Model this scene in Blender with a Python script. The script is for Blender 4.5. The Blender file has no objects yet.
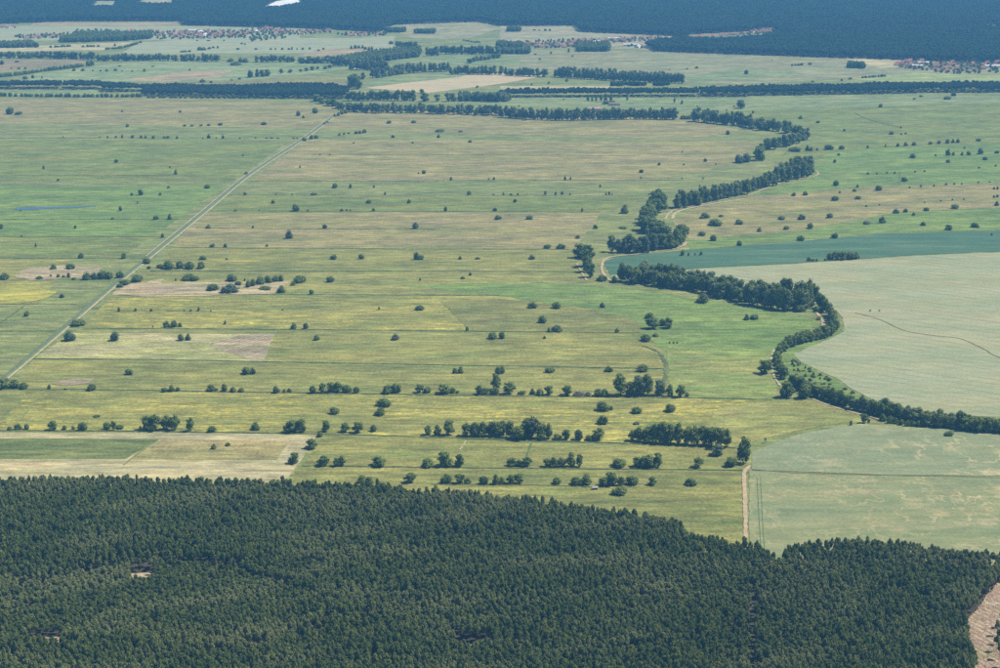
import bpy, bmesh, math, random
import numpy as np
from mathutils import Vector

# ------------------------------------------------------------------ camera, sky, sun, exposure
scene = bpy.context.scene
COL = scene.collection
FPX, PITCH, CAM_H = 1800.0, math.radians(14.75), 561.0      # focal length for a 1000 px wide frame
cam_data = bpy.data.cameras.new('camera')
cam_data.sensor_width = 36.0
cam_data.lens = FPX * 36.0 / 1000.0
cam_data.clip_start = 1.0
cam_data.clip_end = 60000.0
cam = bpy.data.objects.new('camera', cam_data)
cam.location = (0, 0, CAM_H)
cam.rotation_euler = (math.pi / 2 - PITCH, 0, 0)
COL.objects.link(cam)
scene.camera = cam

SUN_EL, SUN_AZ = math.radians(57), math.radians(78)        # azimuth clockwise from +Y (away from camera)
world = bpy.data.worlds.new('World')
scene.world = world
world.use_nodes = True
wn = world.node_tree.nodes
bg = wn['Background']
sky = wn.new('ShaderNodeTexSky')
sky.sky_type = 'NISHITA'
sky.sun_disc = False
sky.sun_elevation = SUN_EL
sky.sun_rotation = SUN_AZ
world.node_tree.links.new(sky.outputs[0], bg.inputs[0])
bg.inputs[1].default_value = 0.07

sun_data = bpy.data.lights.new('sun', 'SUN')
sun_data.energy = 4.8
sun_data.angle = math.radians(0.53)
sun_data.color = (1.0, 0.955, 0.88)
sun = bpy.data.objects.new('sun', sun_data)
sd = Vector((math.sin(SUN_AZ) * math.cos(SUN_EL), math.cos(SUN_AZ) * math.cos(SUN_EL), math.sin(SUN_EL)))
sun.rotation_euler = sd.to_track_quat('Z', 'Y').to_euler()
sun.location = (600, 2000, 900)
COL.objects.link(sun)

vs = scene.view_settings
vs.view_transform = 'Standard'
vs.look = 'None'
vs.exposure = 0.66
vs.gamma = 1.0
scene.render.engine = 'CYCLES'
scene.cycles.use_denoising = False
scene.cycles.max_bounces = 5
scene.cycles.diffuse_bounces = 2
scene.cycles.transparent_max_bounces = 4
scene.cycles.volume_bounces = 0
scene.cycles.caustics_reflective = False
scene.cycles.caustics_refractive = False

HAZE_DENSITY = 6.2e-5
HAZE_COLOR = (0.16, 0.54, 1.0)

# ------------------------------------------------------------------ helpers
RNG = random.Random(7)
SP, CP = math.sin(PITCH), math.cos(PITCH)

def ground_pt(px, py):
    """ground point (z = 0) surveyed through the camera station"""
    a, b = (px - 500.0) / FPX, (334.0 - py) / FPX
    d = (a, CP + b * SP, -SP + b * CP)
    t = CAM_H / -d[2]
    return d[0] * t, d[1] * t

def view_scale(x, y, z=0.0):
    return FPX / (y * CP - (z - CAM_H) * SP)

def to_px(x, y):
    dep = y * CP + CAM_H * SP
    up = y * SP - CAM_H * CP
    return 500 + FPX * x / dep, 334 - FPX * up / dep

TILE = {'a': 0, 'b': 170, 'c': 330, 'd': 498}
def T(tile, zx, zy):
    return (int(tile[1]) - 1) * 250 + zx / 3.928, TILE[tile[0]] + zy / 3.93

def srgb(r, g, b):
    f = lambda c: (c / 255 / 12.92) if c / 255 <= 0.04045 else ((c / 255 + 0.055) / 1.055) ** 2.4
    return (f(r), f(g), f(b), 1.0)

def lin(c, k=1.0):
    return (c[0] * k, c[1] * k, c[2] * k, 1.0)

def inpoly(poly, X, Y):
    X = np.asarray(X); Y = np.asarray(Y)
    r = np.zeros(X.shape, bool)
    n = len(poly)
    for i in range(n):
        x1, y1 = poly[i]; x2, y2 = poly[(i + 1) % n]
        if y1 == y2:
            continue
        c = ((y1 > Y) != (y2 > Y)) & (X < (x2 - x1) * (Y - y1) / (y2 - y1) + x1)
        r ^= c
    return r

def link(name, data, parent=None):
    o = bpy.data.objects.new(name, data)
    COL.objects.link(o)
    if parent is not None:
        o.parent = parent
    return o

def tag(o, label=None, cat=None, group=None, kind=None):
    if label: o['label'] = label
    if cat: o['category'] = cat
    if group: o['group'] = group
    if kind: o['kind'] = kind
    return o

def mesh_np(name, verts, faces, mats, fmat=None):
    me = bpy.data.meshes.new(name)
    me.from_pydata([tuple(v) for v in verts], [], [tuple(f) for f in faces])
    for m in mats:
        me.materials.append(m)
    if fmat is not None:
        me.polygons.foreach_set('material_index', fmat)
    me.update()
    return me

def smooth_path(pts, step=6.0):
    """Catmull-Rom through world points, resampled about every step metres"""
    P = [np.array(p, float) for p in pts]
    P = [2 * P[0] - P[1]] + P + [2 * P[-1] - P[-2]]
    out = []
    for i in range(1, len(P) - 2):
        p0, p1, p2, p3 = P[i - 1], P[i], P[i + 1], P[i + 2]
        n = max(2, int(np.linalg.norm(p2 - p1) / step))
        for k in range(n):
            t = k / n
            out.append(0.5 * (2 * p1 + (p2 - p0) * t + (2 * p0 - 5 * p1 + 4 * p2 - p3) * t * t + (3 * p1 - p0 - 3 * p2 + p3) * t ** 3))
    out.append(P[-2])
    return np.array(out)

# ------------------------------------------------------------------ materials
class G:
    """small node graph builder"""
    def __init__(self, name, rough=1.0):
        self.m = bpy.data.materials.new(name)
        self.m.use_nodes = True
        self.t = self.m.node_tree
        self.b = self.t.nodes['Principled BSDF']
        self.b.inputs['Roughness'].default_value = rough
        self.b.inputs['Specular IOR Level'].default_value = 0.15
        self.p = self.t.nodes.new('ShaderNodeNewGeometry').outputs['Position']
    def n(self, typ, **kw):
        x = self.t.nodes.new(typ)
        for k, v in kw.items():
            setattr(x, k, v)
        return x
    def l(self, a, b):
        self.t.links.new(a, b)
    def coords(self, sx, sy, rot=0.0, off=0.0, sz=0.1):
        m = self.n('ShaderNodeMapping', vector_type='TEXTURE')
        m.inputs['Location'].default_value = (off * 37.0, off * 91.0, 0)
        m.inputs['Rotation'].default_value = (0, 0, rot)
        m.inputs['Scale'].default_value = (sx, sy, sz and 10.0)
        self.l(self.p, m.inputs[0])
        return m.outputs[0]
    def noise(self, sx, sy, rot=0.0, off=0.0, detail=4.0, rough=0.55):
        x = self.n('ShaderNodeTexNoise', noise_dimensions='2D')
        x.inputs['Scale'].default_value = 1.0
        x.inputs['Detail'].default_value = detail
        x.inputs['Roughness'].default_value = rough
        self.l(self.coords(sx, sy, rot, off), x.inputs['Vector'])
        return x.outputs[0]
    def ramp(self, fac, a, b, ca=(0, 0, 0, 1), cb=(1, 1, 1, 1)):
        r = self.n('ShaderNodeValToRGB')
        r.color_ramp.elements[0].position = a
        r.color_ramp.elements[1].position = b
        r.color_ramp.elements[0].color = ca
        r.color_ramp.elements[1].color = cb
        self.l(fac, r.inputs[0])
        return r.outputs[0]
    def mix(self, fac, a, b, mode='MIX'):
        x = self.n('ShaderNodeMix', data_type='RGBA', blend_type=mode)
        for s, v in ((x.inputs[0], fac), (x.inputs[6], a), (x.inputs[7], b)):
            if hasattr(v, 'is_output'):
                self.l(v, s)
            elif isinstance(v, (int, float)):
                s.default_value = v
            else:
                s.default_value = v
        return x.outputs[2]
    def math(self, op, a, b=0.0):
        x = self.n('ShaderNodeMath', operation=op)
        for s, v in ((x.inputs[0], a), (x.inputs[1], b)):
            if hasattr(v, 'is_output'):
                self.l(v, s)
            else:
                s.default_value = v
        return x.outputs[0]
    def base(self, c):
        self.l(c, self.b.inputs['Base Color'])
        return self

def field_mat(name, c1, c2, c3=None, rot=0.0, seed=0.0, streak=(240, 24), patch=(70, 30), patch_amt=0.45,
              flower=None, flower_cut=0.58, lines=None, veins=None, grain=0.34, mid=0.27):
    """meadow or crop: long streaks along the strips, patches, tussock grain; optional flowers, drill lines, dry veins"""
    g = G(name)
    k = 1.0
    col = g.mix(g.ramp(g.noise(streak[0], streak[1], rot, seed + 1.3, 5.0, 0.6), 0.36, 0.66), c1, c2)
    if c3 is not None:
        f = g.ramp(g.noise(patch[0], patch[1], rot, seed + 5.1, 4.0, 0.6), 0.52, 0.68)
        col = g.mix(g.math('MULTIPLY', f, patch_amt), col, c3)
    if veins is not None:
        vc, cut, vs_ = veins
        n = g.noise(vs_, vs_ * 1.3, 0.5, seed + 8.8, 5.0, 0.6)
        r = g.math('ABSOLUTE', g.math('SUBTRACT', n, 0.5))
        v = g.ramp(r, 0.0, 0.030, (1, 1, 1, 1), (0, 0, 0, 1))
        where = g.ramp(g.noise(150, 130, 0.2, seed + 3.2, 2.0), cut, cut + 0.12)
        blot = g.ramp(g.noise(40, 40, 0, seed + 6.6, 4.0), 0.56, 0.74)
        sep = g.n('ShaderNodeSeparateXYZ'); g.l(g.p, sep.inputs[0])
        mr = g.n('ShaderNodeMapRange'); mr.inputs[1].default_value = 180.0; mr.inputs[2].default_value = 420.0
        g.l(sep.outputs[0], mr.inputs[0])
        east = mr.outputs[0]
        where = g.math('MAXIMUM', g.math('MULTIPLY', where, 0.55), g.math('MULTIPLY', east, g.ramp(g.noise(70, 50, 0.2, seed + 13.2, 3.0), 0.36, 0.60)))
        f = g.math('MULTIPLY', g.math('MAXIMUM', v, g.math('MULTIPLY', blot, 0.75)), where)
        col = g.mix(g.math('MULTIPLY', f, 0.92), col, vc)
    if flower is not None:
        f1 = g.ramp(g.noise(60, 5, rot, seed + 2.7, 6.0, 0.7), flower_cut, flower_cut + 0.12)
        f2 = g.ramp(g.noise(9, 4, rot, seed + 9.7, 3.0), 0.40, 0.62)
        f3 = g.ramp(g.noise(260, 70, rot, seed + 4.4, 2.0), 0.38, 0.58)
        f = g.math('MULTIPLY', g.math('MULTIPLY', f1, f2), g.math('ADD', g.math('MULTIPLY', f3, 0.8), 0.2))
        col = g.mix(g.math('MULTIPLY', f, 0.65), col, flower)
    if lines is not None:
        lr, period, amt, lw = lines
        w = g.n('ShaderNodeTexWave', wave_type='BANDS', bands_direction='X')
        w.inputs['Scale'].default_value = 1.0
        w.inputs['Distortion'].default_value = 0.35
        w.inputs['Detail'].default_value = 2.0
        w.inputs['Detail Scale'].default_value = 0.3
        g.l(g.coords(period / 0.314, period * 10, lr, seed), w.inputs['Vector'])
        f = g.ramp(w.outputs[1], lw, min(1.0, lw + 0.16))
        brk = g.ramp(g.noise(60, 14, lr + 1.57, seed + 1.1, 3.0), 0.35, 0.6)
        col = g.mix(g.math('MULTIPLY', g.math('MULTIPLY', f, brk), abs(amt)), col, (0.02, 0.035, 0.015, 1) if amt < 0 else (0.42, 0.40, 0.26, 1))
    big = g.ramp(g.noise(150, 48, rot + 0.15, seed + 18.1, 3.0, 0.6), 0.34, 0.66, lin((0.98, 1.03, 1.05), 1 - mid * 0.75), lin((1.04, 0.99, 0.95), 1 + mid * 0.6))
    col = g.mix(1.0, col, big, 'MULTIPLY')
    # broken streaks, mid-size mottling and tussock grain
    s1 = g.ramp(g.noise(55, 7.5, rot, seed + 12.3, 6.0, 0.7), 0.34, 0.66, lin((1, 1, 1), 1 - mid * 0.75), lin((1, 1, 1), 1 + mid * 0.75))
    col = g.mix(1.0, col, s1, 'MULTIPLY')
    dk = g.ramp(g.noise(85, 13, rot, seed + 15.7, 4.0, 0.6), 0.60, 0.74)
    col = g.mix(g.math('MULTIPLY', dk, mid * 1.6), col, (0.075, 0.085, 0.035, 1))
    m = g.ramp(g.noise(26, 9, rot, seed + 7.9, 5.0, 0.65), 0.30, 0.70, lin((1, 1, 1), 1 - mid), lin((1, 1, 1), 1 + mid))
    col = g.mix(1.0, col, m, 'MULTIPLY')
    fn = g.noise(3.2, 2.6, rot, seed + 0.4, 4.0, 0.7)
    col = g.mix(1.0, col, g.ramp(fn, 0.28, 0.72, lin((1, 1, 1), 1 - grain), lin((1, 1, 1), 1 + grain)), 'MULTIPLY')
    g.base(col)
    bmp = g.n('ShaderNodeBump')
    bmp.inputs['Strength'].default_value = 0.5
    bmp.inputs['Distance'].default_value = 0.6
    g.l(fn, bmp.inputs['Height'])
    g.l(bmp.outputs[0], g.b.inputs['Normal'])
    return g.m

def foliage_mat(name, c_dark, c_light, warm=None, stand=None):
    g = G(name)
    oi = g.n('ShaderNodeObjectInfo')
    v = g.noise(2.2, 2.2, 0.3, 1.0, 2.0)
    x3 = g.n('ShaderNodeTexNoise')
    x3.inputs['Scale'].default_value = 0.55
    x3.inputs['Detail'].default_value = 2.0
    g.l(g.p, x3.inputs['Vector'])
    f = g.math('ADD', g.math('MULTIPLY', oi.outputs['Random'], 0.55), g.math('MULTIPLY', g.ramp(x3.outputs[0], 0.35, 0.65), 0.45))
    col = g.mix(f, c_dark, c_light)
    if warm is not None:
        col = g.mix(g.math('MULTIPLY', g.ramp(oi.outputs['Random'], 0.86, 0.97), 0.6), col, warm)
    if stand is not None:
        col = g.mix(g.math('MULTIPLY', g.ramp(g.noise(120, 45, 0.25, 3.0, 4.0), 0.46, 0.64), 0.7), col, stand)
    g.base(col)
    g.b.inputs['Roughness'].default_value = 0.75
    tr = g.n('ShaderNodeBsdfTranslucent')
    g.l(col, tr.inputs[0])
    ms = g.n('ShaderNodeMixShader')
    ms.inputs[0].default_value = 0.3
    g.l(g.b.outputs[0], ms.inputs[1]); g.l(tr.outputs[0], ms.inputs[2])
    g.l(ms.outputs[0], g.t.nodes['Material Output'].inputs[0])
    return g.m

def plain_mat(name, c, c2=None, size=4.0, rough=0.9):
    g = G(name, rough)
    if c2 is None:
        c2 = lin(c, 0.7)
    x = g.n('ShaderNodeTexNoise')
    x.inputs['Scale'].default_value = 1.0 / size
    x.inputs['Detail'].default_value = 4.0
    g.l(g.p, x.inputs['Vector'])
    g.base(g.mix(g.ramp(x.outputs[0], 0.35, 0.65), c, c2))
    return g.m

M = {}
M['bark'] = plain_mat('bark', (0.11, 0.085, 0.06, 1), (0.06, 0.045, 0.03, 1), 0.6)
M['pine_bark'] = plain_mat('pine_bark', (0.20, 0.10, 0.055, 1), (0.09, 0.055, 0.04, 1), 0.8)
M['broadleaf'] = foliage_mat('broadleaf', (0.080, 0.125, 0.028, 1), (0.180, 0.225, 0.055, 1))
M['willow'] = foliage_mat('willow', (0.065, 0.105, 0.045, 1), (0.13, 0.165, 0.085, 1))
M['poplar'] = foliage_mat('poplar', (0.095, 0.140, 0.052, 1), (0.205, 0.245, 0.105, 1))
M['bushleaf'] = foliage_mat('bushleaf', (0.070, 0.112, 0.026, 1), (0.160, 0.200, 0.048, 1))
M['birch'] = foliage_mat('birch', (0.085, 0.150, 0.028, 1), (0.15, 0.215, 0.045, 1))
M['greyleaf'] = foliage_mat('greyleaf', (0.10, 0.10, 0.075, 1), (0.17, 0.15, 0.11, 1))
M['broom'] = foliage_mat('broom', (0.07, 0.11, 0.03, 1), (0.26, 0.26, 0.05, 1))
M['pine'] = foliage_mat('pine', (0.055, 0.086, 0.020, 1), (0.190, 0.232, 0.052, 1), warm=(0.25, 0.25, 0.05, 1), stand=(0.260, 0.275, 0.105, 1))
M['farpine'] = foliage_mat('farpine', (0.024, 0.050, 0.028, 1), (0.050, 0.085, 0.042, 1), stand=(0.060, 0.090, 0.045, 1))
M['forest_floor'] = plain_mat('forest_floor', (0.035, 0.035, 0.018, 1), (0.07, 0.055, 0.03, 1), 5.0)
M['sand'] = plain_mat('sand', (0.36, 0.27, 0.16, 1), (0.25, 0.20, 0.12, 1), 6.0)
M['paletrack'] = plain_mat('paletrack', (0.40, 0.36, 0.24, 1), (0.26, 0.26, 0.14, 1), 9.0)
M['brownline'] = plain_mat('brownline', (0.115, 0.085, 0.045, 1), (0.085, 0.095, 0.04, 1), 9.0)
M['grasstrack'] = plain_mat('grasstrack', (0.36, 0.31, 0.19, 1), (0.23, 0.22, 0.10, 1), 7.0)
M['reed'] = plain_mat('reed', (0.040, 0.080, 0.022, 1), (0.085, 0.130, 0.040, 1), 8.0)
M['ditch'] = plain_mat('ditch', (0.052, 0.082, 0.028, 1), (0.105, 0.125, 0.045, 1), 14.0)
M['bank'] = plain_mat('bank', (0.125, 0.155, 0.046, 1), (0.18, 0.180, 0.065, 1), 12.0)
g = G('water', 0.05)
g.b.inputs['Base Color'].default_value = (0.035, 0.07, 0.09, 1)
g.b.inputs['Specular IOR Level'].default_value = 0.6
M['water'] = g.m

# ------------------------------------------------------------------ ground sheet and fields
def poly_sheet(name, pts_px, z, mat, jitter=1.5, step=14.0, is_px=True):
    W = [ground_pt(*p) for p in pts_px] if is_px else pts_px
    out = []
    rr = random.Random(sum(map(ord, name)) + int(z * 1000) + int(pts_px[0][0]))
    for i in range(len(W)):
        a, b = np.array(W[i]), np.array(W[(i + 1) % len(W)])
        d = np.linalg.norm(b - a)
        n = max(1, min(40, int(d / step)))
        nx = np.array((-(b - a)[1], (b - a)[0])) / max(d, 1e-6)
        for k in range(n):
            out.append(a + (b - a) * k / n + nx * (rr.uniform(-1, 1) * jitter if k else 0))
    bm = bmesh.new()
    vs_ = [bm.verts.new((p[0], p[1], z)) for p in out]
    f = bm.faces.new(vs_)
    if f.normal.z < 0:
        bmesh.ops.reverse_faces(bm, faces=[f])
    bmesh.ops.triangulate(bm, faces=bm.faces[:], ngon_method='EAR_CLIP')
    bmesh.ops.recalc_face_normals(bm, faces=bm.faces[:])
    if bm.faces[:] and bm.faces[0].normal.z < 0:
        bmesh.ops.reverse_faces(bm, faces=bm.faces[:])
    me = bpy.data.meshes.new(name)
    bm.to_mesh(me); bm.free()
    me.materials.append(mat)
    return link(name, me)

def sheet_ground():
    xs = [-14000, -5000, -2500, 0, 2500, 5000, 14000]
    ys = [-3000, 500, 1500, 3000, 5000, 8000, 26000]
    v = [(x, y, 0) for y in ys for x in xs]
    n = len(xs)
    f = [(j * n + i, j * n + i + 1, (j + 1) * n + i + 1, (j + 1) * n + i) for j in range(len(ys) - 1) for i in range(n - 1)]
    m = field_mat('plain_grass', (0.118, 0.152, 0.044, 1), (0.158, 0.168, 0.054, 1), (0.22, 0.185, 0.095, 1), seed=1.0,
                  streak=(420, 26), patch=(190, 16), patch_amt=0.5)
    o = link('ground', mesh_np('ground', v, f, [m]))
    tag(o, 'wide flat grassland plain reaching to the horizon', 'ground', kind='structure')
sheet_ground()

# palette of real surface colours (linear)
GREEN   = (0.108, 0.150, 0.036, 1)
LUSH    = (0.098, 0.152, 0.038, 1)
OLIVE   = (0.158, 0.165, 0.047, 1)
YELLOWG = (0.200, 0.190, 0.052, 1)
DRY     = (0.215, 0.185, 0.078, 1)
HAY     = (0.325, 0.285, 0.150, 1)
PINKDRY = (0.275, 0.205, 0.130, 1)
WHEAT   = (0.200, 0.220, 0.118, 1)
WHEAT2  = (0.238, 0.245, 0.140, 1)
BLUEGR  = (0.055, 0.160, 0.090, 1)
FLOWER  = (0.52, 0.42, 0.045, 1)

FIELDS = []   # (name, label, pts, layer, material)
_mats = {}
def fm(key, *a, **k):
    if key not in _mats:
        _mats[key] = field_mat(key, *a, **k)
    return _mats[key]
olive = lambda s: fm('olive_meadow_%d' % s, lin(OLIVE, 0.85 + 0.06 * (s % 4)), lin(YELLOWG, 0.86 + 0.05 * (s % 3)), lin(GREEN, 1.05), seed=2.0 + s * 3.1, patch=(120, 22), patch_amt=0.5)
flowery = lambda s: fm('flower_meadow_%d' % s, lin(OLIVE, 0.92), lin(YELLOWG, 0.98), lin(GREEN, 0.95), seed=11 + s * 2.3, flower=FLOWER, flower_cut=0.56 - 0.03 * s, patch=(110, 26))
green_ = lambda s: fm('green_meadow_%d' % s, lin(GREEN, 1.0 + 0.06 * (s % 3)), lin(OLIVE, 0.85), lin(DRY, 0.75), seed=21 + s * 1.7, patch=(150, 14), patch_amt=0.35)
lush_ = lambda s: fm('lush_meadow_%d' % s, LUSH, lin(GREEN, 1.15), lin(DRY, 0.8), seed=31 + s * 1.9, patch=(120, 14), patch_amt=0.3)
dry_ = lambda s: fm('dry_meadow_%d' % s, lin(DRY, 0.92), lin(OLIVE, 0.98), lin(PINKDRY, 0.86), seed=41 + s * 2.9, patch=(200, 14), patch_amt=0.6, streak=(420, 20))
pink_ = lambda s: fm('dry_bare_field_%d' % s, PINKDRY, lin(DRY, 1.05), lin(OLIVE, 0.9), seed=51 + s, patch=(60, 16), patch_amt=0.5)
hay_ = lambda s: fm('hay_field_%d' % s, HAY, lin(HAY, 0.86), lin(OLIVE, 1.25), seed=61 + s, patch=(120, 12), patch_amt=0.35, grain=0.2)
wheat_ = lambda s: fm('wheat_field_%d' % s, WHEAT, WHEAT2, lin(HAY, 0.85), seed=71 + s, patch=(220, 60), patch_amt=0.28, grain=0.2, mid=0.10)

LAYER_N = {}
def F(name, label, pts, layer, mat, jit=1.5):
    LAYER_N[layer] = LAYER_N.get(layer, 0) + 1
    o = poly_sheet(name, pts, 0.08 * layer + 0.004 * LAYER_N[layer] - 0.06, mat, jit)
    tag(o, label, 'field', kind='structure')
    return o

X0, X1 = -90, 1090
# --- meadow strips in the middle plain, between the straight canal and the winding tree row
F('meadow', 'long dry pinkish meadow strip just below the far tree belt', [(X0, 99), (200, 98), (330, 106), (690, 120), (740, 130), (690, 140), (300, 128), (X0, 122)], 1, dry_(1))
F('meadow', 'far green meadow with faint dry streaks west of the canal', [(X0, 140), (290, 140), (232, 182), (X0, 182)], 1, green_(1))
F('meadow', 'dry streaked meadow in the middle of the far plain', [(305, 140), (760, 142), (735, 165), (650, 180), (250, 182)], 1, dry_(2))
F('meadow', 'green meadow with a small blue pool west of the canal', [(X0, 186), (225, 186), (152, 237), (X0, 237)], 1, lush_(1))
F('meadow', 'dull green meadow strip under the pool meadow', [(X0, 238), (150, 238), (120, 258), (X0, 258)], 1, green_(2))
F('meadow', 'yellow flecked meadow at the west side', [(X0, 260), (70, 260), (40, 304), (X0, 304)], 1, flowery(1))
F('meadow', 'striped green meadow east of the canal halfway up', [(220, 197), (645, 197), (610, 212), (205, 211)], 1, green_(3))
F('meadow', 'mixed dry meadow strip with scattered bushes', [(200, 213), (600, 213), (575, 249), (172, 247)], 1, dry_(3))
F('meadow', 'olive meadow strip with faint yellow line', [(172, 248), (575, 250), (578, 271), (152, 271)], 1, olive(1))
F('meadow', 'green and yellow meadow strip right of the canal bushes', [(148, 272), (588, 272), (600, 283), (520, 284), (500, 295), (118, 294)], 1, olive(2))
F('meadow', 'ochre meadow strip in the middle of the plain', [(110, 296), (500, 296), (640, 310), (640, 332), (84, 328)], 1, flowery(2))
F('meadow', 'olive meadow strip above the long ditch', [(78, 330), (640, 334), (664, 350), (664, 368), (34, 359)], 1, olive(3))
F('hay_meadow', 'mown hay field with diagonal swath lines beside the canal track', [(70, 333), (275, 334), (262, 361), (36, 358)], 2,
  fm('mown_hay', lin(OLIVE, 1.35), lin(HAY, 0.78), lin(OLIVE, 1.1), seed=64, lines=(1.0, 6.5, 0.32, 0.6), patch=(70, 40)))
F('mown_stripes', 'pale pinkish mown corner with fine parallel swaths', [(208, 346), (240, 335), (275, 334), (264, 360), (250, 360)], 3,
  fm('mown_pink', lin(HAY, 0.62), lin(PINKDRY, 0.78), None, seed=67, lines=(-0.6, 7.0, 0.42, 0.55)))
F('meadow', 'olive meadow strip with few bushes below the long ditch', [(33, 360), (500, 367), (664, 370), (668, 397), (500, 395), (12, 389)], 1, olive(5))
F('flower_meadow', 'meadow strip full of yellow flowers', [(28, 391), (250, 393), (500, 397), (775, 400), (860, 415), (735, 446), (500, 440), (250, 433), (X0, 430), (5, 420)], 1, flowery(3))
F('meadow', 'dark brown green meadow corner at the west edge', [(X0, 391), (27, 391), (4, 420), (X0, 428)], 2, olive(7))
F('hay_field', 'pale cut hay strip above the pine forest', [(X0, 433), (200, 433), (317, 435), (300, 462), (283, 484), (X0, 486)], 1, hay_(1), 0.6)
F('meadow', 'dark green rectangular meadow framed by pale hay', [(X0, 438), (160, 439), (126, 459), (X0, 459)], 2, fm('dark_meadow', (0.078, 0.104, 0.030, 1), (0.125, 0.142, 0.044, 1), None, seed=81), 0.6)
F('meadow', 'ochre rectangular meadow framed by pale hay', [(163, 439.5), (289, 441), (277, 460), (129, 459.5)], 2, fm('ochre_meadow', (0.21, 0.19, 0.07, 1), (0.235, 0.19, 0.085, 1), None, seed=83, flower=FLOWER, flower_cut=0.55), 0.6)
F('meadow', 'olive meadow strip between two ditches with hedge trees', [(322, 436), (500, 441), (735, 448), (748, 470), (500, 468), (302, 465)], 1, olive(6))
F('meadow', 'yellow green meadow strip along the pine forest edge', [(298, 467), (500, 469), (746, 471), (748, 560), (680, 545), (280, 498)], 1, olive(8))
# --- lush land along the inside of the river bend
F('lush_meadow', 'bright green lush meadow inside the river bend', [(400, 285), (470, 283.5), (560, 283), (600, 286), (650, 292), (740, 305), (795, 315), (812, 320), (811, 335), (782, 352), (775, 358), (720, 356), (668, 352), (655, 343), (640, 334), (600, 318), (550, 304), (500, 296), (450, 291)], 3, lush_(2), 5.0)
F('meadow', 'brownish oval meadow inside the lush bend', [(440, 302), (500, 299), (560, 305), (600, 311), (625, 317), (641, 324), (642, 330), (636, 334), (560, 333), (470, 331)], 4, fm('brown_oval', lin(OLIVE, 0.82), lin(OLIVE, 0.95), lin(DRY, 0.8), seed=29), 3.0)
F('meadow', 'pale green meadow east of the reed ditch', [(668, 346), (782, 350), (772, 362), (778, 396), (760, 399), (668, 397)], 4, fm('pale_green', lin(GREEN, 1.25), lin(OLIVE, 1.15), lin(DRY, 0.8), seed=36))
F('meadow', 'ochre meadow tongue below the tree lined bend', [(770, 402), (812, 400), (860, 415), (850, 422), (790, 432), (745, 444), (700, 440), (720, 405)], 4, fm('tongue', lin(OLIVE, 1.2), lin(YELLOWG, 1.0), lin(DRY, 0.9), seed=37))
# --- east side
F('meadow', 'far green meadow east of the winding tree row', [(690, 101), (X1, 98), (X1, 182), (860, 186), (750, 200), (690, 215), (730, 196), (806, 178), (770, 160), (812, 140), (800, 126), (690, 118)], 1, green_(4))
F('meadow', 'bright green meadow dotted with bushes east of the trees', [(830, 150), (X1, 140), (X1, 181), (870, 186), (750, 197), (812, 178), (815, 165)], 2, lush_(3))
F('dry_meadow', 'dry brownish meadow band east of the tree bend', [(672, 222), (700, 206), (750, 197), (870, 187), (X1, 180), (X1, 204), (900, 212), (800, 230), (690, 240)], 3, dry_(4))
F('meadow', 'green meadow band with bushes above the teal field', [(686, 240), (800, 231), (900, 213), (X1, 203), (X1, 228), (880, 233), (760, 244), (690, 250)], 4, lush_(4))
F('crop_field', 'blue green crop field between two bends of the tree row', [(604, 262), (616, 257), (690, 250), (760, 245), (880, 234), (X1, 228), (X1, 252), (980, 252), (900, 256), (800, 263), (700, 268), (610, 275)], 5,
  fm('teal_crop', (0.045, 0.094, 0.052, 1), (0.060, 0.115, 0.062, 1), (0.100, 0.150, 0.080, 1), seed=91, streak=(260, 30), patch=(170, 26), patch_amt=0.55, grain=0.14, mid=0.08), 0.8)
F('wheat_field', 'large pale grey green wheat field outside the bend', [(610, 276), (700, 269), (800, 264), (900, 257), (980, 253), (X1, 252), (X1, 420), (960, 416), (890, 408), (875, 401), (852, 389.5), (836, 378), (819, 371), (801, 362.5), (793, 354), (830, 338), (844, 331), (843, 318), (830, 305), (640, 284)], 5,
  fm('wheat_east', lin(WHEAT, 0.98), WHEAT2, lin(HAY, 0.85), seed=75, streak=(300, 60), patch=(200, 70), patch_amt=0.4, grain=0.18, mid=0.08, lines=(0.98, 18.0, -0.30, 0.90)), 0.8)
F('verge', 'rough green verge with shrubs between tree row and wheat', [(838, 322), (844, 332), (830, 339), (794, 354), (800.5, 363), (818, 372), (835, 379), (851, 390.5), (880, 405), (868, 410), (800, 398), (778, 372), (782, 350), (826, 334)], 6, lush_(5))
F('crop_field', 'grey green crop field beside the pine forest', [(752, 452), (800, 434), (860, 424), (920, 428), (X1, 436), (X1, 477), (880, 475), (752, 470)], 5,
  fm('green_crop', (0.145, 0.172, 0.088, 1), (0.168, 0.190, 0.098, 1), None, seed=93, veins=((0.34, 0.285, 0.155, 1), 0.58, 42), grain=0.18, mid=0.10), 0.8)
F('crop_field', 'crop field with pale dry veins below the field boundary', [(749, 471), (880, 476), (X1, 478), (X1, 575), (749, 572)], 5,
  fm('vein_crop', (0.138, 0.165, 0.074, 1), (0.178, 0.186, 0.090, 1), None, seed=95, veins=((0.34, 0.275, 0.145, 1), 0.42, 34), grain=0.18, mid=0.10), 0.8)
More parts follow.
